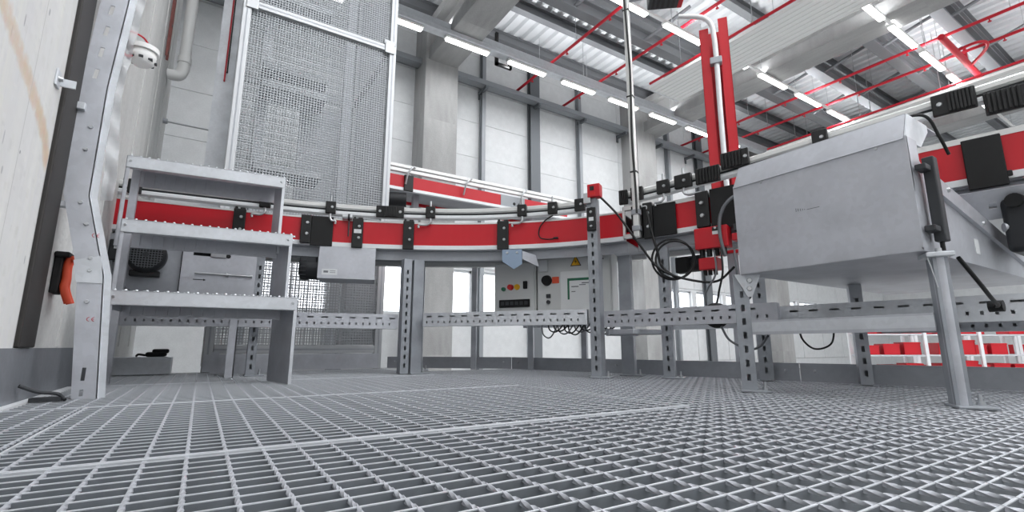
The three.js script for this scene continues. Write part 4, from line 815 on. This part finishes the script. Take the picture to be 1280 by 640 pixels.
  const k = thing('cable_run', 'black cable with a round plug hanging right of the housing leg', 'cable'); part('cable', T([[1.80, 0.41, -0.45], [1.86, 0.34, -0.43], [1.95, 0.30, -0.43], [2.05, 0.285, -0.44], [2.11, 0.285, -0.46]], 0.006, 6, 40), M.cable, k); part('plug', C([2.11, 0.285, -0.475], [2.11, 0.285, -0.44], 0.018, 14), M.black, k);
  const k2 = thing('cable_run', 'thin black cable loop sagging below the housing rail', 'cable'); part('cable', T([[2.155, 0.262, -1.09], [2.155, 0.19, -1.08], [2.165, 0.15, -1.04], [2.175, 0.17, -0.98], [2.18, 0.262, -0.96]], 0.004, 6, 40), M.cable, k2);
  const k3 = thing('cable_run', 'short black cable with plug lying on the beam behind the left housing leg', 'cable'); part('cable', T([[2.09, 0.34, -1.5], [2.1, 0.30, -1.42], [2.13, 0.285, -1.34], [2.15, 0.30, -1.25], [2.16, 0.315, -1.22]], 0.006, 6, 30), M.cable, k3); part('plug', C([2.155, 0.315, -1.22], [2.125, 0.315, -1.20], 0.018, 12), M.black, k3);
  // mechanism under the conveyor right of the box
  const mch = thing('conveyor_drive', 'dark belt drive mechanism under the red band at right edge', 'drive', [0, 0, 0]);
  part('perforated_plate', poly(rect(0, 0.55, 0.0, 0.11), 0.004, [0.10, 0.16, 0.22, 0.28, 0.34].map(x => rectHole(x, 0.05, 0.02, 0.02))).rotateX(0.5).rotateY(at(4.4).turn).translate(2.28, 0.60, -0.62), M.zinc, mch);
  for (const [x, y, z] of [[2.26, 0.645, -0.40], [2.31, 0.645, -0.28], [2.35, 0.645, -0.16]]) part('roller', C([x, y, z], [x + 0.3, y, z + 0.02], 0.024, 16), M.rubber, mch);
  part('gear_case', RB(2.27, 2.6, 0.47, 0.66, -0.44, -0.22, 0.02), M.motor, mch);
  part('cross_tube', C([2.28, 0.56, -0.44], [2.5, 0.56, -0.1], 0.016, 12), M.zinc, mch);
}

// ---------------------------------------------------------------- ceiling services
{
  const panels = [[7.95, 8.95, -6.7, 5.85, 'white ribbed radiant ceiling panel left of the red upright'], [13.5, 14.4, -7.2, 5.75, 'white ribbed radiant ceiling panel above the metal housing']];
  for (const [x0, x1, z0, y, lab] of panels) {
    const t = thing('radiant_panel', lab, 'ceiling panel');
    part('sheet', B(x0, x1, y + 0.012, y + 0.03, z0, 3), M.white, t);
    const n = 8; for (let k = 0; k < n; k++) { const x = lerp(x0, x1, (k + 0.5) / n); part('rib', RB(x - 0.048, x + 0.048, y, y + 0.02, z0, 3, 0.008, 1), M.white, t); }
    part('edge_fold', [B(x0 - 0.02, x0, y, y + 0.06, z0, 3), B(x1, x1 + 0.02, y, y + 0.06, z0, 3)], M.white, t);
    part('end_plate', B(x0, x1, y - 0.01, y + 0.06, z0 - 0.02, z0), M.aluWhite, t);
    for (let z = z0 + 0.8; z < 1; z += 1.6) { part('hanger', C([x0 + 0.1, y + 0.03, z], [x0 + 0.1, ROOF, z], 0.008, 5), M.steel, t); part('hanger', C([x1 - 0.1, y + 0.03, z], [x1 - 0.1, ROOF, z], 0.008, 5), M.steel, t); }
    const p = thing('sprinkler_pipe', `red pipe running along the edge of the ${x0 < 10 ? 'nearer' : 'farther'} radiant panel`, 'pipe', [0, 0, 0], 0, 'red pipes under the roof');
    part('pipe', C([x0 - 0.03, y + 0.10, z0 + 0.05], [x0 - 0.03, y + 0.10, 3], 0.028, 10), M.redPipe, p);
  }
  const pipes = [[6.0, 6.4, 'left of the thin pole, nearest the mesh tower'], [7.45, 6.4, 'between thin pole and red upright'], [12.2, 6.4, 'in the far bay, left one'], [13.15, 6.35, 'in the far bay, right one']];
  for (const [x, y, where] of pipes) {
    const p = thing('sprinkler_pipe', `red sprinkler pipe under the roof ${where}`, 'pipe', [0, 0, 0], 0, 'red pipes under the roof');
    part('pipe', C([x, y, ZB], [x, y, 3], 0.032, 10), M.redPipe, p);
    for (let z = -8.5; z < 2; z += 1.3) { part('sprinkler', [C([x, y - 0.08, z], [x, y, z], 0.012, 6), C([x, y - 0.09, z], [x, y - 0.08, z], 0.03, 8)], M.redPipe, p); part('hanger', C([x, y, z + 0.3], [x, ROOF, z + 0.3], 0.006, 5), M.steel, p); }
  }
  const q = thing('riser_pipe', 'thick red supply pipe with side branches under the roof at right', 'pipe');
  part('main_pipe', C([11.75, 6.18, -2.62], [15.0, 6.18, -2.68], 0.06, 12), M.redPipe, q);
  part('branch', [T([[12.6, 6.18, -2.64], [12.62, 6.2, -2.3], [12.75, 6.2, -2.2], [13.0, 6.19, -2.25], [13.6, 6.18, -2.66]], 0.03, 8, 24)], M.redPipe, q); part('branch', C([13.38, 6.18, -2.65], [13.38, 6.54, -2.65], 0.03, 8), M.redPipe, q);
  const tr = thing('wall_cable_tray', 'grey cable tray running along the back wall below the lamps', 'cable tray');
  part('tray', [B(-5, 24, 6.1, 6.12, -9.12, -8.9), B(-5, 24, 6.1, 6.22, -8.91, -8.89), B(-5, 24, 6.1, 6.22, -9.12, -9.1)], M.mullion, tr);
  for (let x = -4; x < 24; x += 1.5) part('bracket', [B(x - 0.03, x + 0.03, 6.02, 6.1, -9.27, -8.9), B(x - 0.03, x + 0.03, 5.9, 6.1, -9.27, -9.24)], M.mullionDark, tr);
  single('black_bracket', [B(4.56, 4.62, 5.88, 6.62, -7.81, -7.75), B(4.56, 4.95, 5.88, 5.94, -7.81, -7.75), B(4.89, 4.95, 5.88, 6.12, -7.81, -7.75)], M.black, 'black angled bracket hooked under the lamp trunking', 'bracket');
  for (const [x, lab] of [[-1.0, 'grey overhead beam above the concrete wall end']]) single('overhead_beam', [RB(-5.5, 1.0, 5.15, 5.35, -7.0, -6.8, 0.01, 1)], M.zincLight, lab, 'beam');
}
// ---------------------------------------------------------------- racks with red bins at far right
{
  for (let r = 0; r < 4; r++) {
    const x0 = 12.2 + r * 1.35, z = -4.9 + r * 0.55;
    const t = thing('storage_rack', `pale steel rack holding red bins, ${ORD[r]} from the left at far right`, 'rack', [x0, HF, z], -0.75);
    for (const x of [0, 1.25]) part('upright', [B(x - 0.03, x + 0.03, 0, 1.3, -0.03, 0.03), B(x - 0.03, x + 0.03, 0, 1.3, -0.5, -0.44)], M.aluWhite, t);
    for (const y of [0.1, 0.55, 1.0]) part('shelf', B(0, 1.25, y, y + 0.03, -0.5, 0.0), M.zincLight, t);
    for (const y of [0.13, 0.58, 1.03]) for (let k = 0; k < 3; k++) {
      if (hash(r, k + Math.round(y * 10), 5) < 0.15) continue;
      const hgt = 0.2 + 0.13 * hash(r, k, 9), m = new THREE.Group(); m.name = numbered('red_bin'); m.userData = { label: `red storage bin on the ${y < 0.3 ? 'lowest' : y < 0.8 ? 'middle' : 'top'} shelf, ${ORD[k]} bin of the ${ORD[r]} rack`, category: 'bin', group: 'red bins on the far racks' };
      m.position.set(x0, HF, z); m.rotation.y = -0.75; scene.add(m);
      const a = 0.06 + k * 0.4;
      const yy = y + 0.002;
      part('bin_wall', [B(a, a + 0.32, yy, y + hgt, -0.07, -0.055), B(a, a + 0.32, yy, y + hgt, -0.42, -0.405), B(a, a + 0.015, yy, y + hgt, -0.42, -0.055), B(a + 0.305, a + 0.32, yy, y + hgt, -0.42, -0.055)], M.red, m);
      part('bin_base', B(a, a + 0.32, yy, y + 0.015, -0.42, -0.055), M.red, m); part('rim', B(a - 0.008, a + 0.328, y + hgt - 0.03, y + hgt - 0.01, -0.056, -0.044), M.red, m);
    }
  }
}
// dark bundle and low sheet on the far grating under the stairs
{
  single('floor_kerb', RB(-0.42, -0.13, 0.002, 0.10, -3.62, -3.42, 0.006, 1), M.zincLight, 'low pale kerb box on the far grating behind the steps', 'kerb');
  single('dark_bundle', [RB(-0.26, -0.16, 0.101, 0.128, -3.55, -3.48, 0.012), RB(-0.23, -0.15, 0.12, 0.145, -3.54, -3.49, 0.01), T([[-0.26, 0.11, -3.5], [-0.29, 0.115, -3.48], [-0.30, 0.106, -3.5]], 0.006)], M.rubber, 'small dark bundle lying on the pale kerb far behind the steps', 'bundle');
  single('low_sheet', [B(0.06, 0.5, 0.002, 0.11, -3.35, -3.345), B(0.06, 0.10, 0.002, 0.13, -3.34, -3.335)], M.zinc, 'low galvanised sheet standing behind the steps', 'sheet');
}

scene.traverse(o => { if (o.isMesh) { o.castShadow = true; o.receiveShadow = true; } });
renderer.render(scene, camera);
